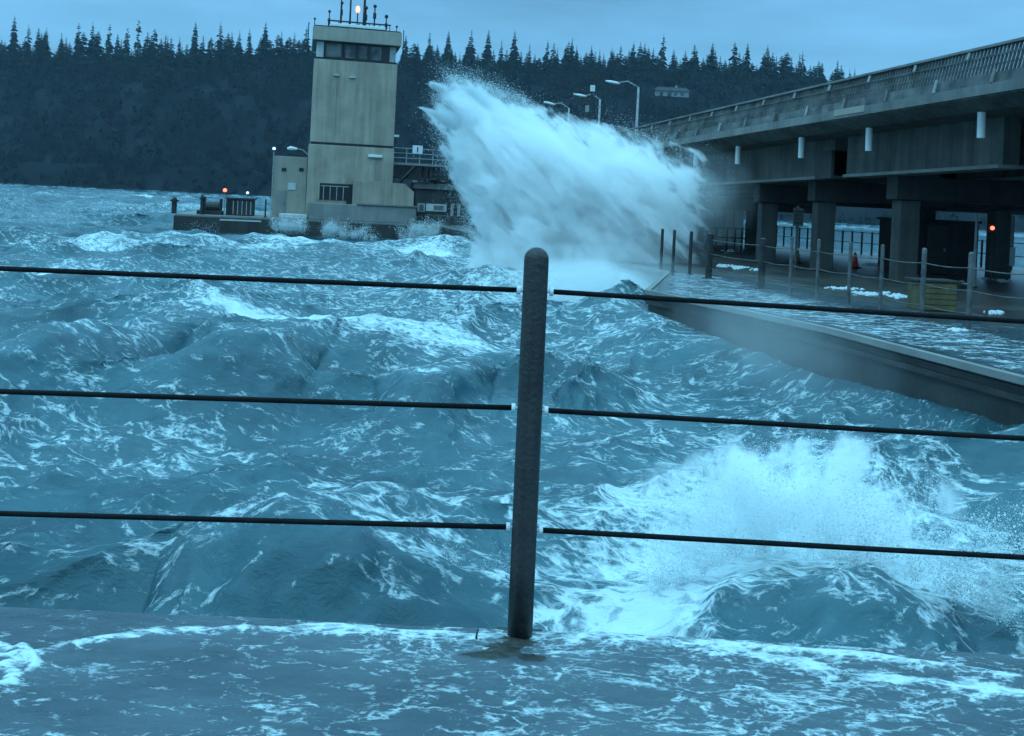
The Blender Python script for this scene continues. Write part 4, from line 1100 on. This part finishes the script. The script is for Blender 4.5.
Xh, Yh = np.meshgrid(hx, hy); Zh = hill_z(Xh, Yh)
idx = np.arange(Xh.size).reshape(Xh.shape)
F = np.stack([idx[:-1, :-1], idx[:-1, 1:], idx[1:, 1:], idx[1:, :-1]], -1).reshape(-1, 4)
M['hill'] = weathered('hillside', (0.004, 0.005, 0.006), (0.017, 0.019, 0.022), 0.03, 0.95, 0.0, fine=.4, spec=.03)
hill = np_mesh('hill', np.stack([Xh.ravel(), Yh.ravel(), Zh.ravel()], 1), F, M['hill'], smooth=True)
tag(hill, 'dark wooded hillside rising from the far shore', 'hill', kind='structure')

def foliage(name, c1, c2, s):
    return weathered(name, c1, c2, s, 0.9, 0.0, fine=2.0, spec=.1)
M['conifer'] = foliage('conifer_needles', (0.006, 0.010, 0.009), (0.018, 0.026, 0.021), 0.22)
M['wood'] = foliage('woodland_foliage', (0.003, 0.005, 0.0065), (0.024, 0.025, 0.028), 0.07)
M['bark'] = weathered('bark', (0.02, 0.017, 0.014), (0.045, 0.038, 0.03), 2, .9, 0)
def conifer_mesh(h, w, r, sparse=0.0, cone=1.0, bare=0.12):
    V, Fc = [], []
    z = h * bare
    while z < h * .985:
        t = (z - h * bare) / (h * (1 - bare))
        rad = w * (1 - t) ** cone * (.75 + .5 * r.random()) + .12
        nb = 5 + int(r.random() * 4)
        for k in range(nb):
            if r.random() < sparse: continue
            a_ = 2 * math.pi * (k + r.random()) / nb
            L = rad * (.55 + .7 * r.random()); dr = -L * (.18 + .3 * r.random()) + L * .2 * t
            ca, sa = math.cos(a_), math.sin(a_); wd = L * (.22 + .2 * r.random()) + .1
            b0 = len(V)
            V += [(0, 0, z), (ca * L * .55 - sa * wd, sa * L * .55 + ca * wd, z + dr * .45 - .12 * L), (ca * L, sa * L, z + dr), (ca * L * .55 + sa * wd, sa * L * .55 - ca * wd, z + dr * .45 - .12 * L), (ca * L * .5, sa * L * .5, z + dr * .3 + .22 * L)]
            Fc += [(b0, b0 + 1, b0 + 4), (b0 + 1, b0 + 2, b0 + 4), (b0 + 2, b0 + 3, b0 + 4), (b0 + 3, b0, b0 + 4), (b0, b0 + 3, b0 + 2, b0 + 1)]
        z += h * .035 * (.7 + .7 * r.random())
    return V, Fc
def mesh_of(name, V, Fc, mat):
    me = bpy.data.meshes.new(name); me.from_pydata(V, [], Fc); me.materials.append(mat); return me
variants = []
for i in range(9):
    r_ = random.Random(40 + i)
    sp, cone_, bare = [(0, .9, .08), (.1, 1.1, .1), (.3, .8, .2), (0, 1.2, .05), (.15, .7, .12), (.45, .6, .35), (.05, 1.0, .1), (.55, .5, .45), (.1, .85, .1)][i]
    V, Fc = conifer_mesh(20, [4.6, 4.0, 3.4, 5.0, 4.4, 3.0, 4.2, 2.8, 4.0][i], r_, sp, cone_, bare)
    cm_ = mesh_of('crown', V, Fc, M['conifer'])
    tb = MB(); tb.tube([(0, 0, -2.5), (.15, .1, 10), (0, 0, 19.5)], [.38, .24, .05], 6)
    tm_ = mesh_of('trunk', [tuple(v) for v in tb.v], tb.f, M['bark'])
    variants.append((cm_, tm_))
def conifer(px, py, Y, var, label, group, wide=1.0):
    top = at(px, py, Y); gz = float(hill_z(np.array([top.x]), np.array([Y]))[0])
    h = max(9.0, top.z - gz)
    t = thing('conifer_tree', label, 'tree', (top.x, Y, gz - .3), group)
    s = h / 20.0; wsc = wide * ((.55 + .45 * s) if s > 1 else max(s, .7))
    t.scale = (wsc, wsc, s); t.rotation_euler.z = rt.uniform(0, 6.28)
    for nm, me in zip(('crown', 'trunk'), variants[var]):
        o = bpy.data.objects.new(nm, me); COL.objects.link(o); o.parent = t
rt = random.Random(77)
G_ = 'conifers along the skyline of the hill'
named = {15: 'tallest conifer at the far left of the wooded skyline', 664: 'tall spire of a conifer standing above its neighbours over the pale hillside house'}
tall = [(15, 14, 0), (29, 23, 2), (39, 26, 0), (47, 26, 6), (62, 30, 1), (79, 21, 5), (93, 20, 2), (110, 22, 5), (118, 32, 0), (128, 27, 7), (139, 19, 7), (155, 27, 4), (168, 35, 1), (180, 36, 6), (196, 20, 0), (210, 38, 1), (221, 20, 2), (240, 28, 3), (250, 27, 6), (266, 20, 0), (282, 29, 1), (295, 30, 3), (307, 24, 2), (406, 34, 0), (418, 40, 3), (430, 31, 8), (449, 29, 0), (472, 28, 8), (489, 28, 0), (502, 38, 1), (515, 29, 0), (530, 42, 1), (548, 38, 2), (558, 46, 1), (567, 44, 4), (577, 44, 3), (600, 48, 1), (612, 46, 6), (621, 43, 2), (634, 40, 2), (648, 50, 0), (664, 32, 2), (674, 48, 0), (697, 49, 3), (713, 41, 0), (735, 41, 4), (748, 41, 0), (768, 43, 2), (785, 52, 6), (803, 50, 2), (822, 61, 0), (836, 66, 1), (850, 68, 3)]
for px, py, var in tall:
    conifer(px, py, CREST_Y - 6 + rt.uniform(-8, 8), var, named.get(px, 'dark tall conifer poking above the wooded skyline of the hill'), None if px in named else G_)
px = -40.0
while px < 1010:
    base = np.interp(px, [p[0] for p in prof_px], [p[1] for p in prof_px])
    if not (318 < px < 398):
        conifer(px, base - rt.choice([rt.uniform(-4, 9), rt.uniform(4, 17), rt.uniform(0, 10)]) - 4 * math.sin(px * .09) - 3 * math.sin(px * .31), CREST_Y - 10 + rt.uniform(-12, 12), rt.choice([0, 1, 3, 4, 6, 8]), 'lower dark conifer filling the wooded skyline of the hill', 'lower conifers filling the skyline', rt.uniform(1.2, 1.9))
    px += rt.uniform(3.5, 5.5)

# woodland on the slope, one mass
HOUSES = [(672, 97, 'pale house among dark trees high on the hillside above the road')]
def on_hill(px, py):
    for Y in np.arange(605, 800, 1.0):
        p = at(px, py, Y)
        if float(hill_z(np.array([p.x]), np.array([Y]))[0]) >= p.z: return p
    return at(px, py, 780)
HP = [on_hill(px, py) for px, py, _ in HOUSES]
WV, WF = [], []
rw = random.Random(5)
for i in range(4600):
    Y = (612 + 190 * rw.random() ** .9) if i % 6 else rw.uniform(590, 626); x = rw.uniform(-.75, .72) * Y
    if any(abs(x - h.x) < 14 and -12 < Y - h.y < 9 for h in HP): continue
    gz = float(hill_z(np.array([x]), np.array([Y]))[0])
    if gz < .8: continue
    tt = max(0, (Y - 612) / 190)
    if rw.random() < .25 + .5 * tt:
        V, Fc = conifer_mesh(rw.uniform(10, 19) * (.7 + .3 * tt), rw.uniform(2.2, 3.6), rw, .35, 1.0, .08)
        if rw.random() < .5: V, Fc = V, Fc
    else:
        h = rw.uniform(5, 12) * (.55 + .6 * tt) * (1 if i % 6 else .45); wd = h * rw.uniform(.35, .5); V, Fc = [], []
        for k in range(46):
            a_ = rw.uniform(0, 6.28); q = rw.random() ** .5; zz = h * (.2 + .8 * rw.random()); e_ = math.sqrt(max(0.05, 1 - ((zz / h - .55) / .5) ** 2))
            c = Vector((math.cos(a_) * q * wd * e_, math.sin(a_) * q * wd * e_, zz)); b0 = len(V); s_ = rw.uniform(.35, 1.0)
            for _ in range(3): V.append(tuple(c + Vector((rw.gauss(0, s_), rw.gauss(0, s_), rw.gauss(0, s_ * 1.3)))))
            Fc.append((b0, b0 + 1, b0 + 2))
    b0 = len(WV); WV += [(v[0] + x, v[1] + Y, v[2] + gz - .3) for v in V]; WF += [tuple(i + b0 for i in f) for f in Fc]
wme = mesh_of('woodland', WV, WF, M['wood']); wo = bpy.data.objects.new('woodland', wme); COL.objects.link(wo)
tag(wo, 'dense dark wood of conifers and bare trees covering the hillside', 'wood', kind='stuff')
for (px, py, lab), p in zip(HOUSES, HP):
    t = thing('house', lab, 'house', p)
    x, y, z = p; w_ = 13 if px > 100 else 9
    k = MB(); k.box(x - w_, x + w_, y, y + 9, z - 1, z + 4.6); k.build('wall', M['house'], t)
    k = MB(); k.add([(x - w_ - .8, y - 1, z + 4.603), (x + w_ + .8, y - 1, z + 4.603), (x + w_ + .8, y + 10, z + 4.603), (x - w_ - .8, y + 10, z + 4.603), (x - w_ + 2, y + 4.5, z + 8), (x + w_ - 2, y + 4.5, z + 8)], [(3, 2, 1, 0), (0, 1, 5, 4), (2, 3, 4, 5), (1, 2, 5), (3, 0, 4)]); rf = k.build('roof', M['roof'], t)
    k = MB(); k.box(x + 3, x + 4.4, y + 4, y + 5.4, z + 6.5, z + 9.5); k.build('chimney', M['tower_light'], rf)
    for xx in (-.72, -.3, .1, .5):
        k = MB(); k.box(x + xx * w_, x + xx * w_ + 2.6, y - .12, y - .01, z + 1.2, z + 3.4); k.build('window', M['glass'], t)

# ================================================================== SPRAY
SY = 38.0
SC = at(570, 260, SY)                         # local origin of the big burst
def L2(px, py): p = at(px, py, SY) - SC; return p.x, p.z
outline = [(425, 306), (448, 283), (470, 262), (470, 232), (462, 205), (448, 176), (438, 150), (421, 113), (423, 104), (428, 80), (444, 74), (466, 77), (495, 86), (525, 95), (555, 107), (590, 118), (625, 126), (660, 138), (700, 150), (745, 166), (765, 190), (750, 226), (726, 256), (706, 286), (690, 312), (560, 322)]
left_c = [(418, 306), (446, 280), (468, 258), (472, 238), (466, 208), (454, 180), (447, 148), (438, 116), (446, 92), (452, 80), (452, 60)]
right_c = [(684, 318), (698, 284), (708, 255), (712, 226), (718, 196), (728, 178), (736, 156), (720, 120), (700, 60)]
top_c = [(405, 124), (424, 95), (436, 79), (462, 82), (495, 91), (525, 99), (555, 108), (590, 118), (625, 126), (660, 138), (700, 152), (735, 164), (770, 180)]
XR = (-7.0, 8.0); ZR = (-3.2, 8.5)
def curve_pts(pts, key):
    q = [L2(*p) for p in pts]
    a = sorted([(x, z) if key == 'x' else (z, x) for x, z in q]); return a
CT, CLf, CRt = curve_pts(top_c, 'x'), curve_pts(left_c, 'z'), curve_pts(right_c, 'z')
def ci(c, v): return np.interp(v, [p[0] for p in c], [p[1] for p in c])
def burst_density(x, d, z):
    p = np.stack([x * 1.1 + .9 * z, d * 1.6, z * 1.1 - .5 * x], 1)
    n1 = sample3(NV, p * 1.5); n2 = sample3(NV2, p * 4.0)
    xr = (x + 6) / 12
    left = x - ci(CLf, z) - .18 * n1 - .06 * n2
    rgt = ci(CRt, z) - x + .5 * n1
    topd = ci(CT, x) - z + (.16 + .5 * np.clip(xr, 0, 1)) * n1 * .6 + .05 * n2
    s_ = (x < 3.2) * sstep(0, .35 + .5 * np.clip((z + 1) < -1.2, 0, 1), left) * sstep(0, 2.4, rgt) * sstep(0, .35 + 1.5 * np.clip(xr, 0, 1), topd)
    th = 1.2 + 1.6 * sstep(0, 2.5, np.minimum(np.minimum(left, rgt), topd))
    return s_ * sstep(1.0, .55, np.abs(d) / th) * np.clip(.75 + .45 * n1 + .25 * n2, 0.02, 2)

# mist volume inside a hull that has the burst's own outline
vm = bpy.data.materials.new('spray_mist'); vm.use_nodes = True
vn, vl = vm.node_tree.nodes, vm.node_tree.links; vn.clear()
vo = vn.new('ShaderNodeOutputMaterial'); vp = vn.new('ShaderNodeVolumePrincipled')
vp.inputs['Color'].default_value = (0.998, 0.999, 0.999, 1); vp.inputs['Anisotropy'].default_value = 0.15
vl.new(vp.outputs[0], vo.inputs['Volume'])
vtc = vn.new('ShaderNodeTexCoord'); vs = vn.new('ShaderNodeSeparateXYZ'); vl.new(vtc.outputs['Object'], vs.inputs[0])
def vmath(op, a=None, b=None, c=None, clamp=False):
    nd = vn.new('ShaderNodeMath'); nd.operation = op; nd.use_clamp = clamp
    for i, v in enumerate((a, b, c)):
        if v is None: continue
        if isinstance(v, (int, float)): nd.inputs[i].default_value = v
        else: vl.new(v, nd.inputs[i])
    return nd.outputs[0]
def vmap(v, a, b, c=0.0, d=1.0, smooth=True):
    nd = vn.new('ShaderNodeMapRange'); nd.interpolation_type = 'SMOOTHSTEP' if smooth else 'LINEAR'
    for i, q in zip(('From Min', 'From Max', 'To Min', 'To Max'), (a, b, c, d)):
        if isinstance(q, (int, float)): nd.inputs[i].default_value = q
        else: vl.new(q, nd.inputs[i])
    vl.new(v, nd.inputs['Value']); return nd.outputs[0]
def vcurve(pts, val, rin, rout):
    fac = vmap(val, rin[0], rin[1], smooth=False)
    nd = vn.new('ShaderNodeFloatCurve'); cu = nd.mapping.curves[0]
    q = [((a - rin[0]) / (rin[1] - rin[0]), (b - rout[0]) / (rout[1] - rout[0])) for a, b in pts]
    q = [p for p in q if 0 <= p[0] <= 1]
    cu.points[0].location = q[0]; cu.points[1].location = q[-1]
    for p in q[1:-1]: cu.points.new(*p)
    for p in cu.points: p.handle_type = 'VECTOR'
    nd.mapping.update(); vl.new(fac, nd.inputs['Value'])
    return vmap(nd.outputs[0], 0.0, 1.0, rout[0], rout[1], smooth=False)
vmp = vn.new('ShaderNodeMapping'); vmp.inputs['Scale'].default_value = (0.62, 1.1, 1.45)
vrot = vn.new('ShaderNodeMapping'); vrot.inputs['Rotation'].default_value = (0, R(-41), 0)
vl.new(vtc.outputs['Object'], vrot.inputs['Vector']); vl.new(vrot.outputs[0], vmp.inputs['Vector'])
vno = vn.new('ShaderNodeTexNoise'); vno.inputs['Scale'].default_value = 0.95; vno.inputs['Detail'].default_value = 8; vno.inputs['Roughness'].default_value = .6
vno.inputs['Distortion'].default_value = .5
vl.new(vmp.outputs[0], vno.inputs['Vector'])
nz = vmath('SUBTRACT', vno.outputs['Fac'], 0.5)
X_, D_, Z_ = vs.outputs['X'], vs.outputs['Y'], vs.outputs['Z']
topv = vcurve(CT, X_, XR, ZR); lfv = vcurve(CLf, Z_, ZR, XR); rtv = vcurve(CRt, Z_, ZR, XR)
xr_ = vmap(X_, -6, 6, smooth=False)
left = vmath('ADD', vmath('SUBTRACT', X_, lfv), vmath('MULTIPLY', nz, vmap(Z_, 0, 5, 1.4, 4.2)))
rgt = vmath('ADD', vmath('SUBTRACT', rtv, X_), vmath('MULTIPLY', nz, 4.0))
topd = vmath('ADD', vmath('SUBTRACT', topv, Z_), vmath('MULTIPLY', nz, vmath('MULTIPLY_ADD', xr_, 3.0, 1.4)))
sl_ = vmap(left, -.1, vmap(Z_, -1.5, .8, 2.0, .75)); sr_ = vmap(rgt, 0.2, vmap(Z_, -1, 3, 1.6, 3.2))
st_ = vmap(topd, -.2, vmath('MULTIPLY_ADD', xr_, 2.2, .8))
mn = vmath('MINIMUM', vmath('MINIMUM', left, rgt), topd)
th_ = vmap(mn, 0.0, 2.2, 0.9, 2.9)
sd_ = vmap(vmath('DIVIDE', vmath('ABSOLUTE', D_), th_), 0.45, 1.0, 1.0, 0.0)
shape = vmath('MULTIPLY', vmath('MULTIPLY', sl_, sr_), vmath('MULTIPLY', st_, sd_))
def void(px, py, rx, rz, depth):                      # gaps between the flung tongues of water
    gx, gz = L2(px, py)
    e_ = vmath('ADD', vmath('POWER', vmath('DIVIDE', vmath('SUBTRACT', X_, gx), rx), 2.0), vmath('POWER', vmath('DIVIDE', vmath('SUBTRACT', Z_, gz), rz), 2.0))
    return vmap(e_, 0.2, 1.3, depth, 0.0)
vn2 = vn.new('ShaderNodeTexNoise'); vn2.inputs['Scale'].default_value = 2.6; vn2.inputs['Detail'].default_value = 7; vn2.inputs['Roughness'].default_value = .68
vl.new(vmp.outputs[0], vn2.inputs['Vector'])
nz2 = vmath('SUBTRACT', vn2.outputs['Fac'], 0.5)
tot = vmath('MULTIPLY_ADD', shape, 0.78, vmath('MULTIPLY_ADD', nz, 1.5, vmath('MULTIPLY', nz2, 1.25)))
tot = vmath('SUBTRACT', tot, void(446, 128, .60, .26, .28))
tot = vmath('MULTIPLY', vmap(tot, .20, .62), vmap(shape, 0.0, .12))
den = vmath('MULTIPLY_ADD', tot, 3.2, vmath('MULTIPLY', shape, .16))
vl.new(den, vp.inputs['Density'])
try: vm.cycles.volume_step_rate = 0.22
except Exception: pass
V, Fc = [], []
oc = [L2(*p) for p in outline]; cxm = sum(p[0] for p in oc) / len(oc); czm = sum(p[1] for p in oc) / len(oc)
lay = [-1, -.92, -.7, -.35, 0, .35, .7, .92, 1]; no_ = len(oc)
for t in lay:
    s = (1 - abs(t) ** 2.6) ** .5 if abs(t) < 1 else 0.12
    s = .35 + .65 * s
    for x, z in oc: V.append((cxm + (x - cxm) * s, 3.1 * t, czm + (z - czm) * s))
for i in range(len(lay) - 1):
    for k in range(no_):
        k2 = (k + 1) % no_; Fc.append((i * no_ + k, i * no_ + k2, (i + 1) * no_ + k2, (i + 1) * no_ + k))
Fc.append(tuple(range(no_ - 1, -1, -1))); Fc.append(tuple((len(lay) - 1) * no_ + k for k in range(no_)))
bm = bmesh.new(); mv = [bm.verts.new(v) for v in V]
for f in Fc: bm.faces.new([mv[i] for i in f])
bmesh.ops.recalc_face_normals(bm, faces=bm.faces)
me = bpy.data.meshes.new('sea_spray'); bm.to_mesh(me); bm.free(); me.materials.append(vm)
burst = bpy.data.objects.new('sea_spray', me); COL.objects.link(burst); burst.location = SC
tag(burst, 'huge white burst of spray thrown up where a wave hits the pontoon end', 'spray', kind='stuff')
ORIGIN[burst.name] = SC.copy()

dm, dn_, dl_, db_ = nodes_of('water_droplets')
db_.inputs['Base Color'].default_value = (0.88, 0.92, 0.93, 1); db_.inputs['Roughness'].default_value = .55
tr_ = dn_.new('ShaderNodeBsdfTranslucent'); tr_.inputs['Color'].default_value = (0.9, .95, .96, 1)
mxs = dn_.new('ShaderNodeMixShader'); mxs.inputs[0].default_value = .45
dl_.new(db_.outputs[0], mxs.inputs[1]); dl_.new(tr_.outputs[0], mxs.inputs[2]); dl_.new(mxs.outputs[0], dn_['Material Output'].inputs['Surface'])
M['drops'] = dm
TET = np.array([(1, 1, 1), (1, -1, -1), (-1, 1, -1), (-1, -1, 1)], float) / math.sqrt(3)
TF = np.array([(0, 1, 2), (0, 3, 1), (0, 2, 3), (1, 3, 2)])
def droplets(name, pts, size, parent=None, label=None):
    n_ = len(pts); r = np.random.default_rng(n_)
    q = r.standard_normal((n_, 4)); q /= np.linalg.norm(q, axis=1)[:, None]
    w, x, y, z = q.T
    Rm = np.stack([1 - 2 * (y * y + z * z), 2 * (x * y - z * w), 2 * (x * z + y * w), 2 * (x * y + z * w), 1 - 2 * (x * x + z * z), 2 * (y * z - x * w), 2 * (x * z - y * w), 2 * (y * z + x * w), 1 - 2 * (x * x + y * y)], 1).reshape(n_, 3, 3)
    v = np.einsum('nij,kj->nki', Rm, TET) * size[:, None, None] + pts[:, None, :]
    f = (TF[None] + 4 * np.arange(n_)[:, None, None]).reshape(-1, 3)
    o = np_mesh(name, v.reshape(-1, 3), f, M['drops'])
    if parent: o.parent = parent; tag(o, kind='stuff')
    else: tag(o, label, 'spray', kind='stuff')
    return o
# droplets flung out along the ragged rim of the burst, in clumps and streaks
N_ = 3000000
x = rng.uniform(-6.8, 6.0, N_); z = rng.uniform(-2.2, 7.6, N_); d = rng.uniform(-2.2, 2.2, N_)
p_ = np.stack([.30 * (-.75 * x + .66 * z), d * 1.2, 1.3 * (.66 * x + .75 * z)], 1)
clump = sample3(NV, p_ * np.array([1.0, 2.0, 2.6])) + .7 * sample3(NV2, p_ * np.array([2.2, 5.0, 6.5]))
left = x - ci(CLf, z); topd = ci(CT, x) - z; rgt = ci(CRt, z) - x
m_ = np.minimum(np.minimum(left, topd), rgt)
band = np.exp(-np.clip(m_, 0, None) / .8) * np.where(m_ < 0, np.exp(m_ / .22), 1) * np.exp(-(d / 1.2) ** 2)
band *= np.where(topd < left, .55 + .45 * (x < -2), 1.0) * np.where(rgt < 1.5, .25, 1)
keep = rng.random(N_) < band * np.clip(clump * .55 - .45, 0, 1) * 1.2
P = np.stack([x, d, z], 1)[keep]
for (ax_, ay_), (bx_, by_), n_, w0_ in (((486, 128), (431, 84), 42000, .30), ((474, 150), (420, 109), 42000, .26), ((500, 118), (452, 86), 20000, .24), ((466, 190), (446, 152), 14000, .2)):
    t_ = rng.random(n_) ** .75; a0, b0_ = L2(ax_, ay_), L2(bx_, by_)
    wv = w0_ * (1 - .80 * t_); bend = .25 * np.sin(np.pi * t_)
    q_ = np.stack([a0[0] + (b0_[0] - a0[0]) * t_ + wv * rng.standard_normal(n_) * .8, wv * rng.standard_normal(n_) * 1.2, a0[1] + (b0_[1] - a0[1]) * t_ + bend + wv * rng.standard_normal(n_) * .7], 1)
    cl_n = sample3(NV2, q_ * np.array([1.6, 2.5, 3.0])); P = np.concatenate([P, q_[cl_n > -.35]])
droplets('droplets', P, rng.lognormal(math.log(.0065), .5, len(P)).clip(.002, .024), burst)

# the wave breaking against the deck at lower right
def jets(base_pts, n_jets, per, vmin, vmax, drift, spread, seed):
    r = np.random.default_rng(seed); out = []
    B = np.array([tuple(p) for p in base_pts])
    for _ in range(n_jets):
        t = r.random() * (len(B) - 1); i = int(t); b0 = B[i] * (1 - (t - i)) + B[min(i + 1, len(B) - 1)] * (t - i)
        v = np.array([r.normal(drift[0], .5), r.normal(drift[1], .5), r.uniform(vmin, vmax)])
        tt = r.random(per) ** .8 * (v[2] / 9.8 * 1.35)
        c = b0 + v[None] * tt[:, None]; c[:, 2] -= 4.9 * tt ** 2
        sp_ = spread * (.25 + 2.2 * tt / (v[2] / 9.8 + 1e-3))[:, None]
        out.append(c + r.standard_normal((per, 3)) * sp_)
    return np.concatenate(out)
c2 = CRESTS[1]['p']
base2 = [v + Vector((0, .12, -.05)) for v in c2]
P = jets(base2, 260, 520, 1.0, 3.6, (.1, .45, 0), .022, 61)
P2 = jets([ground(680, 560, .3), ground(720, 520, .3), ground(790, 500, .3), ground(880, 510, .3)], 110, 520, 1.2, 3.2, (.3, .1, 0), .05, 62)
P = np.concatenate([P, P2]); P = P[P[:, 2] > .1]
def mist_cloud(c, radii, density, nscale, seed, label, hard=1.6, thin=.02, core=.7):
    """a ragged puff of mist: lumpy closed hull filled with scattering droplets too fine to see"""
    m_ = bpy.data.materials.new('mist'); m_.use_nodes = True
    N2, K2 = m_.node_tree.nodes, m_.node_tree.links; N2.clear()
    o_ = N2.new('ShaderNodeOutputMaterial'); p_ = N2.new('ShaderNodeVolumePrincipled'); K2.new(p_.outputs[0], o_.inputs['Volume'])
    p_.inputs['Color'].default_value = (.998, .999, .999, 1)
    t_ = N2.new('ShaderNodeTexCoord'); dv = N2.new('ShaderNodeVectorMath'); dv.operation = 'DIVIDE'; dv.inputs[1].default_value = radii
    K2.new(t_.outputs['Object'], dv.inputs[0])
    ln = N2.new('ShaderNodeVectorMath'); ln.operation = 'LENGTH'; K2.new(dv.outputs[0], ln.inputs[0])
    no2 = N2.new('ShaderNodeTexNoise'); no2.inputs['Scale'].default_value = nscale; no2.inputs['Detail'].default_value = 6; no2.inputs['Roughness'].default_value = .65
    mp2 = N2.new('ShaderNodeMapping'); mp2.inputs['Location'].default_value = (seed, seed * 2, 0); mp2.inputs['Scale'].default_value = (1, 1, .6)
    K2.new(t_.outputs['Object'], mp2.inputs['Vector']); K2.new(mp2.outputs[0], no2.inputs['Vector'])
    def mr2(v, a, b_, c_, d_):
        q = N2.new('ShaderNodeMapRange'); q.interpolation_type = 'SMOOTHSTEP'
        for i_, w_ in zip(('From Min', 'From Max', 'To Min', 'To Max'), (a, b_, c_, d_)): q.inputs[i_].default_value = w_
        K2.new(v, q.inputs['Value']); return q.outputs[0]
    ml = N2.new('ShaderNodeMath'); ml.operation = 'MULTIPLY'
    sh_ = mr2(ln.outputs['Value'], .15, 1.0, 1, 0)
    q_ = N2.new('ShaderNodeMath'); q_.operation = 'MULTIPLY_ADD'; q_.inputs[1].default_value = hard
    sb_ = N2.new('ShaderNodeMath'); sb_.operation = 'SUBTRACT'; sb_.inputs[1].default_value = .5; K2.new(no2.outputs['Fac'], sb_.inputs[0])
    s8_ = N2.new('ShaderNodeMath'); s8_.operation = 'MULTIPLY'; s8_.inputs[1].default_value = core; K2.new(sh_, s8_.inputs[0])
    K2.new(sb_.outputs[0], q_.inputs[0]); K2.new(s8_.outputs[0], q_.inputs[2])
    K2.new(mr2(q_.outputs[0], .30, .58, thin, density), ml.inputs[0]); K2.new(mr2(sh_, 0, .15, 0, 1), ml.inputs[1])
    K2.new(ml.outputs[0], p_.inputs['Density'])
    try: m_.cycles.volume_step_rate = 0.5
    except Exception: pass
    bm = bmesh.new(); bmesh.ops.create_icosphere(bm, subdivisions=3, radius=1.0)
    for v in bm.verts: v.co = Vector((v.co.x * radii[0], v.co.y * radii[1], v.co.z * radii[2]))
    me = bpy.data.meshes.new('sea_spray'); bm.to_mesh(me); bm.free(); me.materials.append(m_)
    o = bpy.data.objects.new('sea_spray', me); COL.objects.link(o); o.location = c; ORIGIN[o.name] = Vector(c)
    return tag(o, label, 'spray', kind='stuff')
c_ = at(795, 512, 7.7)
near_mist = mist_cloud(c_, (1.5, .62, .74), 12.0, 2.7, 3.0, 'white spray bursting off the breaking wave at the lower right by the deck', 3.2, .01, .50)
mist_cloud(at(270, 524, 7.1), (.8, .25, .2), 5.0, 5.0, 19.0, 'thin spray blowing off the top of the wave at lower left', 3.0, .0, .45)
droplets('droplets', P - np.array(c_), np.random.default_rng(4).lognormal(math.log(.0015), .8, len(P)).clip(.0006, .011), near_mist)
c1 = CRESTS[0]['p']; c1 = [c1[0], c1[5], c1[10], c1[15], c1[-1]]
P = jets([c1[1], c1[2], c1[3]], 40, 260, .4, 1.5, (.5, .3, 0), .02, 63)
P = np.concatenate([P, jets([c1[3], c1[4]], 16, 300, .4, 1.2, (.5, .2, 0), .03, 64)])
droplets('sea_spray', P, np.random.default_rng(5).lognormal(math.log(.0018), .5, len(P)).clip(.0008, .007), None, 'light spray blown off the crest of the wave at lower left')
for k_, (pts_, nj, vm_, lab) in enumerate((([(270, 230), (283, 228), (300, 230)], 34, 3.6, 'white spray leaping at the dark hull left of the tower'), ([(322, 234), (330, 232), (345, 236), (375, 240)], 40, 3.6, 'white spray leaping at the hull below the tower front'), ([(400, 240), (420, 236), (440, 238)], 46, 4.6, 'white spray heaped between the tower hull and the great burst'), ([(176, 226), (190, 229), (215, 233)], 20, 2.6, 'low white spray at the far left end of the tower hull'))):
    B = [at(px, py, 73.5) for px, py in pts_]
    P = jets(B, int(nj * .6), 520, 0.4, vm_ * 1.05, (1.1, -.2, 0), .10, 70 + k_)
    droplets('sea_spray', P, np.random.default_rng(80 + k_).lognormal(math.log(.016), .4, len(P)), None, lab)

mist_cloud(at(692, 196, 37.0), (2.9, 2.6, 2.3), .22, .45, 21.0, 'thin veil of spray drifting right of the great burst across the road', 1.0, .035)
mist_cloud(at(588, 284, 30.0), (4.2, 4.0, 1.45), .60, .7, 27.0, 'low mist hanging over the water below the great burst', 1.0, .05)
mist_cloud(Vector((4.6, 17.5, .9)), (1.7, 6.0, 1.2), .09, .6, 9.0, 'thin spray mist drifting along the pontoon wall', 1.2, .02)
# ================================================================== HAZE
hm = bpy.data.materials.new('sea_air'); hm.use_nodes = True
hn, hlk = hm.node_tree.nodes, hm.node_tree.links; hn.clear()
ho = hn.new('ShaderNodeOutputMaterial'); hp = hn.new('ShaderNodeVolumePrincipled')
hp.inputs['Color'].default_value = (0.60, 0.84, 1.0, 1); hp.inputs['Density'].default_value = 0.00008; hp.inputs['Anisotropy'].default_value = 0.2
hlk.new(hp.outputs[0], ho.inputs['Volume'])
b = MB(); b.box(-1400, 1450, -60, 1620, -5.0, 190)
hz = b.build('haze', hm); tag(hz, 'thin blue sea haze', 'haze', kind='stuff')
